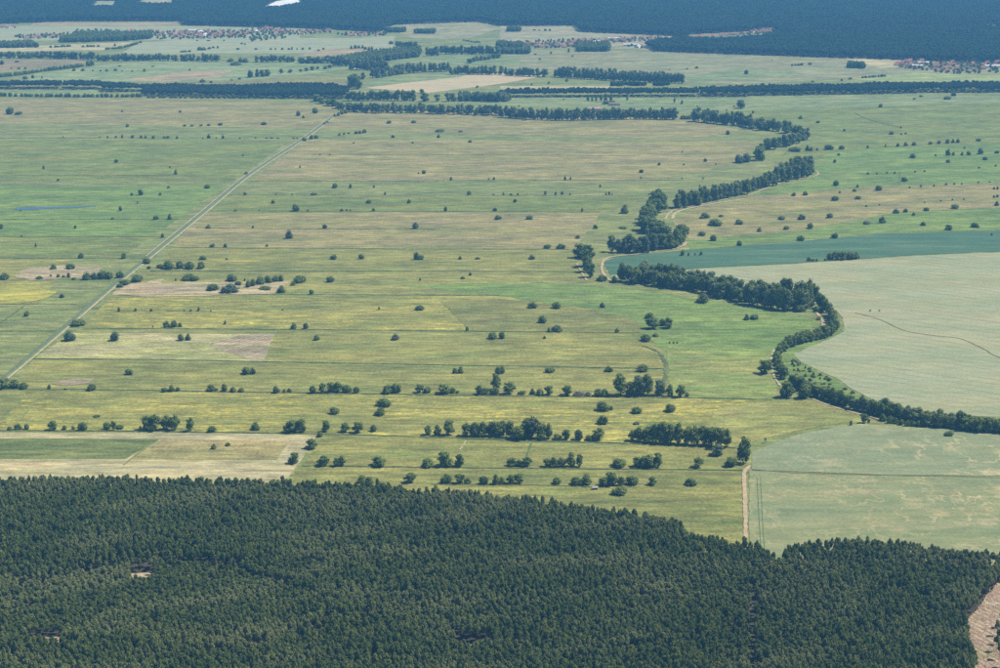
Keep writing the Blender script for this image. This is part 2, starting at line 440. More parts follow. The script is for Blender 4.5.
# --- far country
FAR = [
 ('field', 'pinkish stubble strip along the far forest', [(35, 22.5), (183, 22.5), (183, 25.5), (30, 26)], 2, pink_(1)),
 ('field', 'far pale green field strip west of the village', [(X0, 26), (185, 26), (300, 29), (300, 44), (150, 40), (X0, 42)], 1, wheat_(1)),
 ('field', 'far beige field strip below the small hamlet', [(X0, 49), (60, 45), (135, 42), (110, 50), (X0, 53)], 2, hay_(2)),
 ('field', 'wide pale wheat field in front of the village', [(140, 42), (250, 38), (360, 38), (395, 36), (392, 50), (330, 53), (120, 54)], 2, wheat_(2)),
 ('field', 'grey brown fallow field at the far west', [(X0, 60), (86, 60), (82, 64), (X0, 78)], 2, fm('fallow', lin(DRY, 0.75), lin(PINKDRY, 0.8), lin(OLIVE, 0.8), seed=102)),
 ('field', 'light green far field with a few bushes', [(18, 77), (86, 67), (140, 61), (250, 63), (345, 68), (330, 72), (250, 80), (160, 82), (40, 82)], 2, fm('far_green', (0.155, 0.195, 0.080, 1), (0.180, 0.205, 0.09, 1), None, seed=103)),
 ('field', 'pinkish bare patch in the light green far field', [(125, 80), (180, 72), (232, 71), (220, 77), (165, 82)], 3, pink_(2)),
 ('field', 'dull strip above the far belt wood', [(X0, 80), (160, 83), (255, 79), (345, 79), (348, 88), (X0, 88)], 1, fm('dull', lin(DRY, 0.85), lin(OLIVE, 0.9), lin(GREEN, 0.9), seed=104)),
 ('field', 'far pale green strip under the belt wood', [(X0, 89), (100, 89), (100, 95), (X0, 96)], 2, fm('far_green2', (0.128, 0.170, 0.062, 1), (0.160, 0.185, 0.075, 1), None, seed=105)),
 ('field', 'reddish ploughed field between far tree rows', [(298, 56), (318, 50), (375, 46), (372, 52), (320, 57)], 3, pink_(3)),
 ('field', 'green far field between two rows of poplars', [(380, 60), (450, 54), (520, 57), (520, 66), (440, 64), (385, 62)], 2, fm('far_green3', (0.128, 0.170, 0.062, 1), (0.160, 0.185, 0.075, 1), None, seed=106)),
 ('field', 'bright green far wedge field above the beige stubble', [(366, 87), (372, 80), (395, 76), (450, 72), (475, 73), (460, 77)], 3, fm('far_green4', (0.128, 0.170, 0.062, 1), (0.160, 0.185, 0.075, 1), None, seed=107)),
 ('field', 'wide beige stubble field among the far tree rows', [(364, 88), (474, 74), (500, 73.5), (550, 75), (500, 84), (428, 93)], 2, fm('stubble', lin(HAY, 1.0), lin(PINKDRY, 1.25), None, seed=108, grain=0.15, mid=0.08)),
 ('field', 'far pinkish field below the forest edge', [(384, 27), (430, 21.5), (486, 21.5), (500, 28), (470, 38), (412, 38)], 2, fm('far_pink', lin(DRY, 1.05), lin(WHEAT, 0.9), lin(PINKDRY, 1.0), seed=109)),
 ('field', 'pale field pocket between forest and the middle village', [(500, 26), (575, 25.5), (580, 32), (640, 34), (690, 37), (645, 46), (655, 51), (600, 46), (500, 42)], 2, fm('pocket', lin(HAY, 0.72), lin(WHEAT, 0.95), lin(PINKDRY, 0.9), seed=110)),
 ('field', 'broad far meadow below the middle village', [(500, 50), (560, 50), (655, 51), (780, 56), (895, 60), (X1, 68), (X1, 80), (1000, 80), (900, 76), (740, 84), (684, 82), (684, 74), (500, 70)], 1, fm('far_meadow', lin(WHEAT, 0.85), lin(DRY, 0.9), lin(GREEN, 1.2), seed=111, streak=(500, 40), patch=(300, 40))),
 ('field', 'green far field right of the long poplar row', [(683, 77), (740, 68), (810, 74), (770, 78), (690, 82)], 2, fm('far_green5', (0.128, 0.170, 0.062, 1), (0.160, 0.185, 0.075, 1), None, seed=112)),
 ('field', 'yellow green far field beside the eastern village', [(850, 79), (915, 73), (X1, 77), (X1, 84), (900, 83)], 2, fm('far_yellow', (0.19, 0.23, 0.075, 1), (0.21, 0.235, 0.085, 1), None, seed=113)),
 ('field', 'dry pale strip in front of the eastern forest edge', [(840, 57), (900, 60), (915, 66), (880, 68)], 2, hay_(3)),
 ('field', 'long pale strip above the eastern belt wood', [(500, 86), (610, 86), (610, 89), (500, 90)], 3, hay_(4)),
 ('field', 'far green meadow between belt wood and poplar row', [(500, 97), (X1, 94), (X1, 100), (690, 112), (500, 106), (440, 102)], 1, fm('far_green6', (0.128, 0.170, 0.062, 1), (0.160, 0.185, 0.075, 1), lin(DRY, 0.9), seed=114)),
 ('field', 'far strip of pale meadow east of the canal head', [(250, 62), (345, 60), (350, 68), (330, 72), (260, 66)], 3, fm('far_green7', (0.128, 0.170, 0.062, 1), (0.160, 0.185, 0.075, 1), None, seed=115)),
]
for a in FAR:
    F(*a, jit=2.5)

# bare patches in the meadows
for i, (lab, pts) in enumerate([
    ('bare reddish patch west of the canal with small bushes', [(12, 276), (32, 267), (70, 265), (104, 268), (95, 277), (30, 281)]),
    ('long bare pinkish patch beside the canal track', [(112, 295), (125, 285), (165, 279), (162, 284), (235, 281), (245, 287), (290, 281), (275, 294), (160, 297)]),
    ('small bare patch on the olive strip', [(52, 384), (70, 379), (95, 379), (88, 384), (64, 386)])]):
    F('bare_patch', lab, pts, 6, fm('bare_%d' % i, PINKDRY, lin(HAY, 0.9), lin(OLIVE, 1.0), seed=120 + i * 3, patch=(30, 10), patch_amt=0.7), 4.0)
o = poly_sheet('yellow_flower_patch', [(X0, 290), (20, 285), (58, 292), (45, 299), (20, 304), (X0, 304)], 0.47, fm('rape', (0.27, 0.25, 0.045, 1), (0.20, 0.20, 0.045, 1), lin(GREEN, 1.1), seed=130, patch_amt=0.6), 3.0)
tag(o, 'bright yellow flowering patch at the west edge', 'field', kind='structure')
o = poly_sheet('pool', [(13, 209), (25, 207.5), (45, 207), (70, 207), (95, 205.5), (97, 206.3), (72, 208.2), (48, 209), (28, 210), (18, 210.2)], 0.35, M['water'], 1.0)
tag(o, 'narrow blue pool lying in the green meadow', 'pool', kind='structure')
o = poly_sheet('pale_lake', [(255, 10.5), (276, 1.5), (298, -2), (302, 6), (280, 10)], 0.30, plain_mat('pale_sand', (0.62, 0.60, 0.55, 1), (0.5, 0.5, 0.46, 1), 60), 4.0)
tag(o, 'white sandy clearing shining inside the far forest', 'clearing', kind='structure')
for pts, lab in (([(90, 9), (98, 1.2), (118, 1.2), (112, 9)], 'small pale clearing in the far forest, west one'), ([(132, 6.5), (150, -3), (174, -3), (172, 7), (150, 7)], 'wider pale clearing in the far forest, middle one')):
    tag(poly_sheet('clearing', pts, 0.30, fm('clearing', lin(HAY, 0.9), lin(WHEAT, 0.9), None, seed=140), 4.0), lab, 'clearing', kind='structure')

# ------------------------------------------------------------------ ditches, tracks, canal
def ribbon(name, pts, width, z, mat, wob=0.15, step=8.0, bump=0.0, is_px=True):
    W = smooth_path([ground_pt(*p) for p in pts] if is_px else pts, step)
    d = np.gradient(W, axis=0)
    d /= np.linalg.norm(d, axis=1)[:, None] + 1e-9
    nrm = np.stack([-d[:, 1], d[:, 0]], 1)
    rr = np.random.RandomState(len(W) + int(abs(W[0, 0])))
    n = len(W)
    wl = width * 0.5 * (1 + wob * rr.uniform(-1, 1, n)); wr = width * 0.5 * (1 + wob * rr.uniform(-1, 1, n))
    a = W + nrm * wl[:, None]; b = W - nrm * wr[:, None]
    V, Fc = [], []
    if bump > 0:
        h = bump * (0.55 + 0.45 * rr.uniform(-1, 1, n))
        for i in range(n):
            V += [(a[i, 0], a[i, 1], z), (W[i, 0] + rr.uniform(-.3, .3), W[i, 1] + rr.uniform(-.3, .3), z + h[i]), (b[i, 0], b[i, 1], z)]
        for i in range(n - 1):
            for k in (0, 1):
                Fc.append((3 * i + k, 3 * i + k + 1, 3 * i + k + 4, 3 * i + k + 3))
    else:
        for i in range(n):
            V += [(a[i, 0], a[i, 1], z), (b[i, 0], b[i, 1], z)]
        for i in range(n - 1):
            Fc.append((2 * i, 2 * i + 1, 2 * i + 3, 2 * i + 2))
    return link(name, mesh_np(name, V, Fc, [mat]))

DITCH = [
 ('above the olive strip, starting at the canal track', [(33, 358.7), (150, 359.7), (250, 361.5), (500, 366), (664, 369)], 3.2),
 ('along the upper edge of the yellow flower strip', [(0, 389.5), (120, 390), (250, 392.3), (500, 396), (700, 398), (772, 400)], 3.0),
 ('along the lower edge of the flower strip under the hedge trees', [(X0, 430), (120, 431.3), (250, 433), (330, 434.5), (500, 439.5), (650, 444.5), (736, 448)], 3.4),
 ('between the two lowest meadow strips', [(302, 466), (400, 467), (500, 468.3), (640, 469.3), (746, 470.3)], 2.8),
 ('with hedge trees just above the forest edge', [(430, 484.5), (500, 485), (560, 486), (592, 487.5)], 2.2),
 ('from the canal across the plain above the mown hay', [(84, 328.3), (250, 329.3), (500, 331.5), (640, 333)], 2.6),
 ('bordering the bare pink patch and running east', [(118, 295.2), (250, 294.6), (500, 295.3)], 2.4),
 ('short and broken, above the ochre strip', [(105, 310.5), (212, 311.2)], 1.6),
 ('running straight across the middle of the plain', [(150, 271), (250, 271.2), (500, 271.4), (585, 272)], 3.2),
 ('below the bushes halfway up the plain', [(172, 247.4), (300, 248.8), (570, 249.5)], 2.6),
 ('one strip higher, under scattered bushes', [(196, 228), (300, 229), (440, 229.3)], 2.6),
 ('near the end of the canal reach', [(210, 211), (400, 211.4), (600, 212.3)], 2.6),
 ('two strips below the far canal bend', [(226, 195.3), (400, 195.4), (640, 196)], 2.4),
 ('dark, ending at the tree bend', [(246, 181), (400, 181.2), (500, 180.3), (722, 180)], 3.2),
 ('faint, crossing the far plain', [(300, 154.5), (430, 155), (640, 156)], 2.6),
 ('west of the canal beside the yellow patch', [(X0, 304.2), (40, 304.2), (76, 304.4)], 2.4),
 ('west of the canal above the bare patch', [(X0, 258.5), (80, 258.4), (146, 259)], 2.6),
 ('west of the canal under the pool meadow', [(X0, 237.3), (165, 237)], 2.6),
 ('west of the canal passing below the pool', [(X0, 219.3), (190, 219.3)], 2.8),
 ('west of the canal at the lowest meadow', [(X0, 331.5), (54, 331.2)], 2.2),
 ('west of the canal under the bare patch bushes', [(X0, 279.8), (60, 279.6), (116, 280.5)], 2.2),
 ('faint, west of the canal with bush dots', [(X0, 138), (150, 138.6), (250, 139.2)], 2.8),
 ('west of the canal above the pool', [(X0, 176), (120, 175.5), (236, 176)], 2.2),
 ('diagonal, joining two ditches at the west side', [(0, 323), (12, 315), (25, 305.5)], 2.6),
 ('curved reed filled, bounding the pale green meadow', [(642, 346), (658, 352), (665, 362), (666, 372), (664, 384)], 6.0),
 ('faint diagonal, on the eastern far meadow', [(855, 113), (865, 118), (885, 124), (900, 127)], 5.0),
]
for lab, pts, w in DITCH:
    o = ribbon('ditch', pts, w * 0.68, 0.5, M['ditch'], 0.85, 5.0, 0.45)
    tag(o, 'narrow reedy ditch ' + lab, 'ditch', 'ditches across the meadows', 'structure')

CANAL = [(-60, 425), (0, 381.5), (62, 330), (112, 287), (150, 256.5), (205, 211.5), (250, 174.5), (303, 139.5), (333, 117)]
def offset_px(pts, m):
    W = np.array([ground_pt(*p) for p in pts]); d = np.gradient(W, axis=0); d /= np.linalg.norm(d, axis=1)[:, None]
    return [tuple(p) for p in W + np.stack([d[:, 1], -d[:, 0]], 1) * m]
o = ribbon('canal_bank', offset_px(CANAL, 0.3), 9, 0.55, M['bank'], 0.08, 12, is_px=False); tag(o, 'green grass bank along the straight canal', 'bank', kind='structure')
o = ribbon('canal', offset_px(CANAL, -1.8), 1.3, 0.62, M['water'], 0.15, 12, is_px=False); tag(o, 'straight narrow canal running diagonally across the plain', 'canal', kind='structure')
for m_, lab in ((-3.9, 'west'), (0.4, 'east')):
    o = ribbon('reed_edge', offset_px(CANAL, m_), 1.2, 0.60, M['ditch'], 0.6, 6, 0.45, is_px=False); tag(o, 'dark reed edge on the %s side of the canal' % lab, 'reeds', kind='structure')
o = ribbon('track', offset_px(CANAL, 4.8), 2.6, 0.64, M['grasstrack'], 0.2, 10, is_px=False); tag(o, 'pale dirt track running beside the straight canal', 'track', kind='structure')
o = ribbon('track', offset_px(CANAL[4:], -6.0), 1.9, 0.64, M['grasstrack'], 0.25, 10, is_px=False); tag(o, 'faint pale track on the far side of the canal', 'track', kind='structure')

def track(pts, w, lab, mat='sand', z=0.7):
    tag(ribbon('track', pts, w * 0.75, z, M[mat], 0.3, 5), lab, 'track', kind='structure')
track([(610, 281), (603, 273), (602, 265), (606, 259), (616, 256.5), (640, 254), (672, 249.5), (683, 246), (687, 242)], 5.0, 'sandy track curving around the tip of the teal field')
track([(665, 220), (669, 213.5), (678, 209), (700, 205), (735, 197.5), (750, 195), (775, 185), (800, 179), (816, 176), (817, 172), (806, 170)], 4.5, 'sandy track following the outside of the upper tree bend')
track([(672, 219), (676, 213), (690, 208.5), (715, 203.5), (745, 199.5)], 7.0, 'wide worn sandy strip beside the upper tree bend', 'grasstrack', 0.68)
track([(577, 264), (582, 273), (587, 281)], 4.0, 'short sandy track beside the lone big trees')
track([(828, 308), (838, 310.5), (857, 312.5), (1000, 310.5), (X1, 309)], 3.5, 'thin field track running straight across the pale wheat', 'sand', 0.45)
track([(855, 313), (880, 320), (905, 331), (935, 336), (960, 339), (985, 350), (1000, 358), (X1, 392)], 3.2, 'dark field boundary line curving through the pale wheat', 'brownline', 0.45)
track([(752, 469.8), (800, 473.5), (880, 475.5), (1000, 478), (X1, 480)], 2.4, 'thin brown boundary between the two crop fields', 'brownline', 0.5)
track([(745, 575), (745.5, 540), (745, 500), (744, 476), (746, 470), (750, 466)], 4.8, 'sandy farm track leading down into the pine forest')
track([(812, 399), (830, 406), (850, 412), (870, 417), (880, 420)], 3.6, 'sandy track under the lower tree row')
track([(774, 350), (771, 360), (774, 376), (780, 386)], 3.2, 'worn path inside the lower tree bend', 'grasstrack')
track([(816, 312), (822, 320), (824, 330)], 5.0, 'sandy path at the top of the lower bend')
track([(20, 421), (40, 395), (48, 390)], 3.0, 'faint grass track beside the dark corner', 'bank', 0.5)
track([(124, 465), (140, 452), (158, 441)], 3.0, 'grass track across the hay frame', 'bank', 0.5)
track([(757, 478), (759, 520), (761, 550)], 0.8, 'thin tramline in the veined crop field', 'reed', 0.5)
track([(760.5, 478), (762.5, 520), (764.5, 550)], 0.8, 'second thin tramline in the veined crop field', 'reed', 0.5)
track([(528, 468), (526, 460), (531, 444)], 2.4, 'reedy cross ditch between the two lower strips', 'reed', 0.5)
track([(460, 450), (466, 441)], 2.0, 'pale short cross path below the hedge wood', 'grasstrack', 0.5)

# ------------------------------------------------------------------ plant meshes (unit size: height 1, width 1, base at origin)
ICO_V, ICO_F = None, None
def _ico():
    global ICO_V, ICO_F
    bm = bmesh.new(); bmesh.ops.create_icosphere(bm, subdivisions=1, radius=1.0)
    ICO_V = np.array([v.co[:] for v in bm.verts]); ICO_F = [tuple(v.index for v in f.verts) for f in bm.faces]; bm.free()
_ico()

def leaf_cloud(lobes, n, size, seed, core=0.80, droop=0.0):
    """lumpy dark cores wrapped in many small tilted leaf sprays"""
    R = np.random.RandomState(seed)
    V, Fc = [], []
    area = np.array([r[0] * r[1] + r[0] * r[2] + r[1] * r[2] for c, r in lobes]); area /= area.sum()
    for (c, r), a in zip(lobes, area):
        c = np.array(c); r = np.array(r)
        b = len(V)
        for v in ICO_V:
            V.append(c + r * v * core * R.uniform(0.82, 1.08))
        Fc += [tuple(b + i for i in f) for f in ICO_F]
        for _ in range(int(n * a)):
            d = R.normal(size=3); d /= np.linalg.norm(d)
            p = c + r * d * R.uniform(0.80, 1.10)
            if p[2] < 0.004:
                continue
            if any(np.sum(((p - np.array(c2)) / np.array(r2)) ** 2) < 0.6 for c2, r2 in lobes if c2 is not c):
                if R.rand() < 0.8:
                    continue
            nn = d / r; nn /= np.linalg.norm(nn)
            nn = nn + R.normal(size=3) * 0.34; nn[2] += 0.28 - droop; nn /= np.linalg.norm(nn)
            t = np.cross(nn, R.normal(size=3)); t /= np.linalg.norm(t) + 1e-9
            u = np.cross(nn, t)
            s = size * R.uniform(0.55, 1.25)
            i = len(V)
            V += [p + t * s * 0.62, p + u * s * 0.45 + nn * s * .1, p - t * s * 0.55, p - u * s * 0.5 + nn * s * .08]
            Fc.append((i, i + 1, i + 2, i + 3))
    return V, Fc

def limb(V, Fc, a, b, ra, rb, n=6):
    a, b = np.array(a, float), np.array(b, float)
    d = (b - a) / np.linalg.norm(b - a)
    t = np.cross(d, (0.3, 0.9, 0.1)); t /= np.linalg.norm(t); u = np.cross(d, t)
    i = len(V)
    for p, r in ((a, ra), (b, rb)):
        for k in range(n):
            an = 2 * math.pi * k / n
            V.append(p + (t * math.cos(an) + u * math.sin(an)) * r)
    for k in range(n):
        Fc.append((i + k, i + (k + 1) % n, i + n + (k + 1) % n, i + n + k))
    Fc.append(tuple(i + n + k for k in range(n)))

def tree_meshes(kind, seed):
    """returns (trunk mesh or None, crown mesh)"""
    R = np.random.RandomState(seed)
    lobes = []
    if kind == 'bush':
        k = R.randint(4, 8)
        for i in range(k):
            an = 2 * math.pi * (i + R.uniform(-.3, .3)) / k
            rad = R.uniform(0.10, 0.27)
            hh = R.uniform(0.42, 0.92)
            w = R.uniform(0.20, 0.29)
            lobes.append(((rad * math.cos(an), rad * math.sin(an), hh * 0.5), (w, w * R.uniform(.85, 1.1), hh * 0.53)))
        lobes.append(((R.uniform(-.08, .08), R.uniform(-.08, .08), 0.5), (0.27, 0.27, 0.50)))
        n, size, core = 620, 0.105, 0.84
    elif kind == 'round':
        for i in range(R.randint(10, 15)):
            an = R.uniform(0, 2 * math.pi); z = R.uniform(0.13, 0.84)
            rmax = 0.36 * math.sqrt(max(0.10, 1 - ((z - 0.46) / 0.47) ** 2))
            rad = rmax * R.uniform(0.45, 1.0)
            w = R.uniform(0.13, 0.21)
            lobes.append(((rad * math.cos(an), rad * math.sin(an), z), (w, w, w * R.uniform(.75, 1.0))))
        lobes.append(((0, 0, 0.48), (0.29, 0.29, 0.42)))
        lobes.append(((R.uniform(-.08, .08), R.uniform(-.08, .08), 0.82), (0.2, 0.2, 0.17)))
        n, size, core = 760, 0.092, 0.78
    elif kind == 'tall':
        for i in range(R.randint(9, 13)):
            an = R.uniform(0, 2 * math.pi); z = R.uniform(0.16, 0.86)
            rad = (0.30 - 0.16 * z) * R.uniform(0.5, 1.1)
            w = R.uniform(0.15, 0.24) * (1.1 - 0.35 * z)
            lobes.append(((rad * math.cos(an), rad * math.sin(an), z), (w, w, w * R.uniform(.6, .9))))
        lobes.append(((0, 0, 0.52), (0.25, 0.25, 0.42)))
        lobes.append(((R.uniform(-.05, .05), R.uniform(-.05, .05), 0.86), (0.17, 0.17, 0.14)))
        n, size, core = 760, 0.085, 0.80
    else:  # pine: bare lower stem, layered irregular crown
        for i in range(R.randint(8, 11)):
            an = R.uniform(0, 2 * math.pi); z = R.uniform(0.58, 0.91)
            rad = 0.36 * math.sqrt(max(0.06, 1 - ((z - 0.72) / 0.26) ** 2)) * R.uniform(0.45, 1.0)
            w = R.uniform(0.15, 0.24)
            lobes.append(((rad * math.cos(an), rad * math.sin(an), z), (w, w, R.uniform(0.05, 0.08))))
        lobes.append(((0, 0, 0.75), (0.29, 0.29, 0.18)))
        lobes.append(((R.uniform(-.1, .1), R.uniform(-.1, .1), 0.88), (0.22, 0.22, 0.10)))
        n, size, core = 360, 0.14, 0.78
    V, Fc = leaf_cloud(lobes, n, size, seed + 1000, core)
    if kind == 'pine':
        V = [np.array((v[0], v[1], v[2])) for v in V]
    # normalise
    A = np.array(V)
    A[:, 2] *= 1.0 / np.percentile(A[:, 2], 99.5)
    A[:, :2] *= 0.5 / np.percentile(np.abs(A[:, :2]), 99)
    TV, TF = [], []
    if kind != 'bush':
        r0 = {'round': 0.035, 'tall': 0.045, 'pine': 0.035}[kind]
        top = {'round': 0.6, 'tall': 0.8, 'pine': 0.9}[kind]
        lean = R.uniform(-.03, .03, 2)
        limb(TV, TF, (0, 0, -0.02), (lean[0], lean[1], top * 0.5), r0, r0 * 0.7)
        limb(TV, TF, (lean[0], lean[1], top * 0.5), (lean[0] * 1.5, lean[1] * 1.5, top), r0 * 0.7, r0 * 0.25)
        for i in range(4):
            an = i * 1.6 + R.uniform(-.4, .4); z0 = R.uniform(0.25, 0.5) if kind != 'pine' else R.uniform(.5, .75)
            limb(TV, TF, (lean[0] * .8, lean[1] * .8, z0), (0.24 * math.cos(an), 0.24 * math.sin(an), z0 + 0.14), r0 * 0.4, r0 * 0.12, 4)
    return (TV, TF), ([tuple(a) for a in A], Fc)

CROWN, TRUNK, WHOLE = {}, {}, {}
def add_kind(key, kind, leaf, bark, nvar, seed):
    CROWN[key], TRUNK[key], WHOLE[key] = [], [], []
    for i in range(nvar):
        (tv, tf), (cv, cf) = tree_meshes(kind, seed + i * 17)
        CROWN[key].append(mesh_np(key + '_crown', cv, cf, [M[leaf]]))
        if tv:
            TRUNK[key].append(mesh_np(key + '_trunk', tv, tf, [M[bark]]))
            off = len(cv)
            WHOLE[key].append(mesh_np(key, list(cv) + [tuple(t) for t in tv], list(cf) + [tuple(x + off for x in f) for f in tf],
                                      [M[leaf], M[bark]], [0] * len(cf) + [1] * len(tf)))
add_kind('bush', 'bush', 'bushleaf', 'bark', 8, 11)
add_kind('grey', 'bush', 'greyleaf', 'bark', 2, 301)
add_kind('willow_bush', 'bush', 'willow', 'bark', 4, 211)
add_kind('broom', 'bush', 'broom', 'bark', 2, 401)
add_kind('birch', 'round', 'birch', 'bark', 3, 451)
add_kind('round', 'round', 'broadleaf', 'bark', 8, 501)
add_kind('willow', 'round', 'willow', 'bark', 4, 601)
add_kind('tall', 'tall', 'poplar', 'bark', 7, 701)
add_kind('pine', 'pine', 'pine', 'pine_bark', 6, 801)
add_kind('farpine', 'pine', 'farpine', 'pine_bark', 3, 901)

# ------------------------------------------------------------------ mass planting with geometry nodes (far woods and the body of the pine forest)
def scatter(name, pts, scl, crowns, trunks, label, cat='forest'):
    """pts (n,3), scl (n,3); instances of existing plant objects"""
    n = len(pts)
    me = bpy.data.meshes.new(name)
    me.vertices.add(n)
    me.vertices.foreach_set('co', np.asarray(pts, np.float32).ravel())
    R = np.random.RandomState(n)
    a = me.attributes.new('rot', 'FLOAT_VECTOR', 'POINT')
    rv = np.zeros((n, 3), np.float32); rv[:, 2] = R.uniform(0, 6.283, n); rv[:, 0] = R.normal(0, .04, n); rv[:, 1] = R.normal(0, .04, n)
    a.data.foreach_set('vector', rv.ravel())
    a = me.attributes.new('scl', 'FLOAT_VECTOR', 'POINT')
    a.data.foreach_set('vector', np.asarray(scl, np.float32).ravel())
    a = me.attributes.new('idx', 'INT', 'POINT')
    a.data.foreach_set('value', R.randint(0, len(crowns), n).astype(np.int32))
    o = link(name, me)
    tag(o, label, cat, kind='stuff')
    ng = bpy.data.node_groups.new(name, 'GeometryNodeTree')
    ng.interface.new_socket('Geometry', in_out='INPUT', socket_type='NodeSocketGeometry')
    ng.interface.new_socket('Geometry', in_out='OUTPUT', socket_type='NodeSocketGeometry')
    N, L = ng.nodes, ng.links
    gi, go = N.new('NodeGroupInput'), N.new('NodeGroupOutput')
    def attr(nm, typ):
        x = N.new('GeometryNodeInputNamedAttribute'); x.data_type = typ; x.inputs[0].default_value = nm
        return x.outputs[0]
    rot, sc, ix = attr('rot', 'FLOAT_VECTOR'), attr('scl', 'FLOAT_VECTOR'), attr('idx', 'INT')
    jo = N.new('GeometryNodeJoinGeometry')
    for objs in (crowns, trunks):
        if not objs:
            continue
        jn = N.new('GeometryNodeJoinGeometry')
        for ob in reversed(objs):
            oi = N.new('GeometryNodeObjectInfo'); oi.transform_space = 'ORIGINAL'
            oi.inputs['Object'].default_value = ob
            oi.inputs['As Instance'].default_value = True
            L.new(oi.outputs['Geometry'], jn.inputs[0])
        ip = N.new('GeometryNodeInstanceOnPoints')
        L.new(gi.outputs[0], ip.inputs['Points'])
        L.new(jn.outputs[0], ip.inputs['Instance'])
        ip.inputs['Pick Instance'].default_value = True
        L.new(ix, ip.inputs['Instance Index'])
        L.new(rot, ip.inputs['Rotation'])
        L.new(sc, ip.inputs['Scale'])
        L.new(ip.outputs[0], jo.inputs[0])
    L.new(jo.outputs[0], go.inputs[0])
    md = o.modifiers.new('planting', 'NODES')
    md.node_group = ng
    return o

def value_noise(X, Y, s, seed):
    R = np.random.RandomState(seed); tab = R.rand(256, 256)
    x, y = X / s, Y / s
    xi, yi = np.floor(x).astype(int), np.floor(y).astype(int)
    fx, fy = x - xi, y - yi
    fx, fy = fx * fx * (3 - 2 * fx), fy * fy * (3 - 2 * fy)
    t = lambda a, b: tab[a % 256, b % 256]
    return (t(xi, yi) * (1 - fx) + t(xi + 1, yi) * fx) * (1 - fy) + (t(xi, yi + 1) * (1 - fx) + t(xi + 1, yi + 1) * fx) * fy

def grid_in(poly, spacing, seed, jit=0.42, holes=()):
    W = [ground_pt(*p) for p in poly]
    xs, ys = [p[0] for p in W], [p[1] for p in W]
    X, Y = np.meshgrid(np.arange(min(xs), max(xs), spacing), np.arange(min(ys), max(ys), spacing * 0.9))
    X[::2] += spacing * 0.5
    R = np.random.RandomState(seed)
    X = (X + R.uniform(-jit, jit, X.shape) * spacing).ravel(); Y = (Y + R.uniform(-jit, jit, Y.shape) * spacing).ravel()
    k = inpoly(W, X, Y)
    for h in holes:
        k &= ~inpoly([ground_pt(*p) for p in h], X, Y)
    return X[k], Y[k]

def strip_hole(pts, w):
    """a lane of width w metres along image points, as a list of px polygons"""
    W = [np.array(ground_pt(*p)) for p in pts]
    out = []
    for a, b in zip(W[:-1], W[1:]):
        d = (b - a) / np.linalg.norm(b - a); n = np.array((-d[1], d[0])) * w / 2
        out.append([to_px(*q) for q in (a + n - d, b + n + d, b - n + d, a - n - d)])
    return out

# ------------------------------------------------------------------ near pine forest
FOREST = [(X0 - 40, 494), (0, 492), (40, 490), (80, 488), (140, 490), (200, 490), (260, 493), (310, 496), (360, 499), (420, 501), (470, 506), (500, 510), (540, 516), (600, 524), (650, 531),
          (680, 537), (686, 550), (700, 553), (740, 556), (760, 561), (778, 573), (790, 561), (820, 558), (870, 556), (920, 561), (960, 566), (1000, 569), (X1, 573),
          (X1, 580), (1000, 584), (985, 600), (968, 622), (965, 640), (972, 668), (985, 720), (990, 790), (X0 - 40, 790)]
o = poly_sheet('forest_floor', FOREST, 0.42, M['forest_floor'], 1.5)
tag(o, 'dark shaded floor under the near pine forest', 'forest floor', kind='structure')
CLEARCUT = [(X1, 575), (1000, 577), (983, 602), (965, 624), (962, 640), (969, 668), (982, 720), (987, 790), (X1, 790)]
g = G('cut_ground')
col = g.mix(g.ramp(g.noise(16, 16, 0, 1.0, 5.0), 0.35, 0.65), (0.26, 0.175, 0.115, 1), (0.36, 0.275, 0.165, 1))
col = g.mix(g.math('MULTIPLY', g.ramp(g.noise(40, 24, 0, 5.0, 4.0), 0.52, 0.66), 0.6), col, (0.20, 0.20, 0.07, 1))
w = g.n('ShaderNodeTexWave', wave_type='BANDS', bands_direction='X'); w.inputs['Scale'].default_value = 1.0; w.inputs['Distortion'].default_value = 1.5; w.inputs['Detail Scale'].default_value = 0.6
g.l(g.coords(5.4 / 0.314, 30.0, 0.5, 0.0), w.inputs['Vector'])
col = g.mix(g.math('MULTIPLY', g.ramp(w.outputs[1], 0.35, 0.8), 0.65), col, (0.13, 0.085, 0.06, 1))
g.base(col)
o = poly_sheet('clear_cut', CLEARCUT, 0.47, g.m, 1.0)
tag(o, 'pinkish clear-cut with rows of brash at the forest corner', 'clear-cut', kind='structure')
o = ribbon('track', [(984, 604), (1000, 603.5), (1040, 604)], 4.0, 0.52, M['paletrack'], 0.1, 5); tag(o, 'grassy lane crossing the clear-cut corner', 'track', kind='structure')

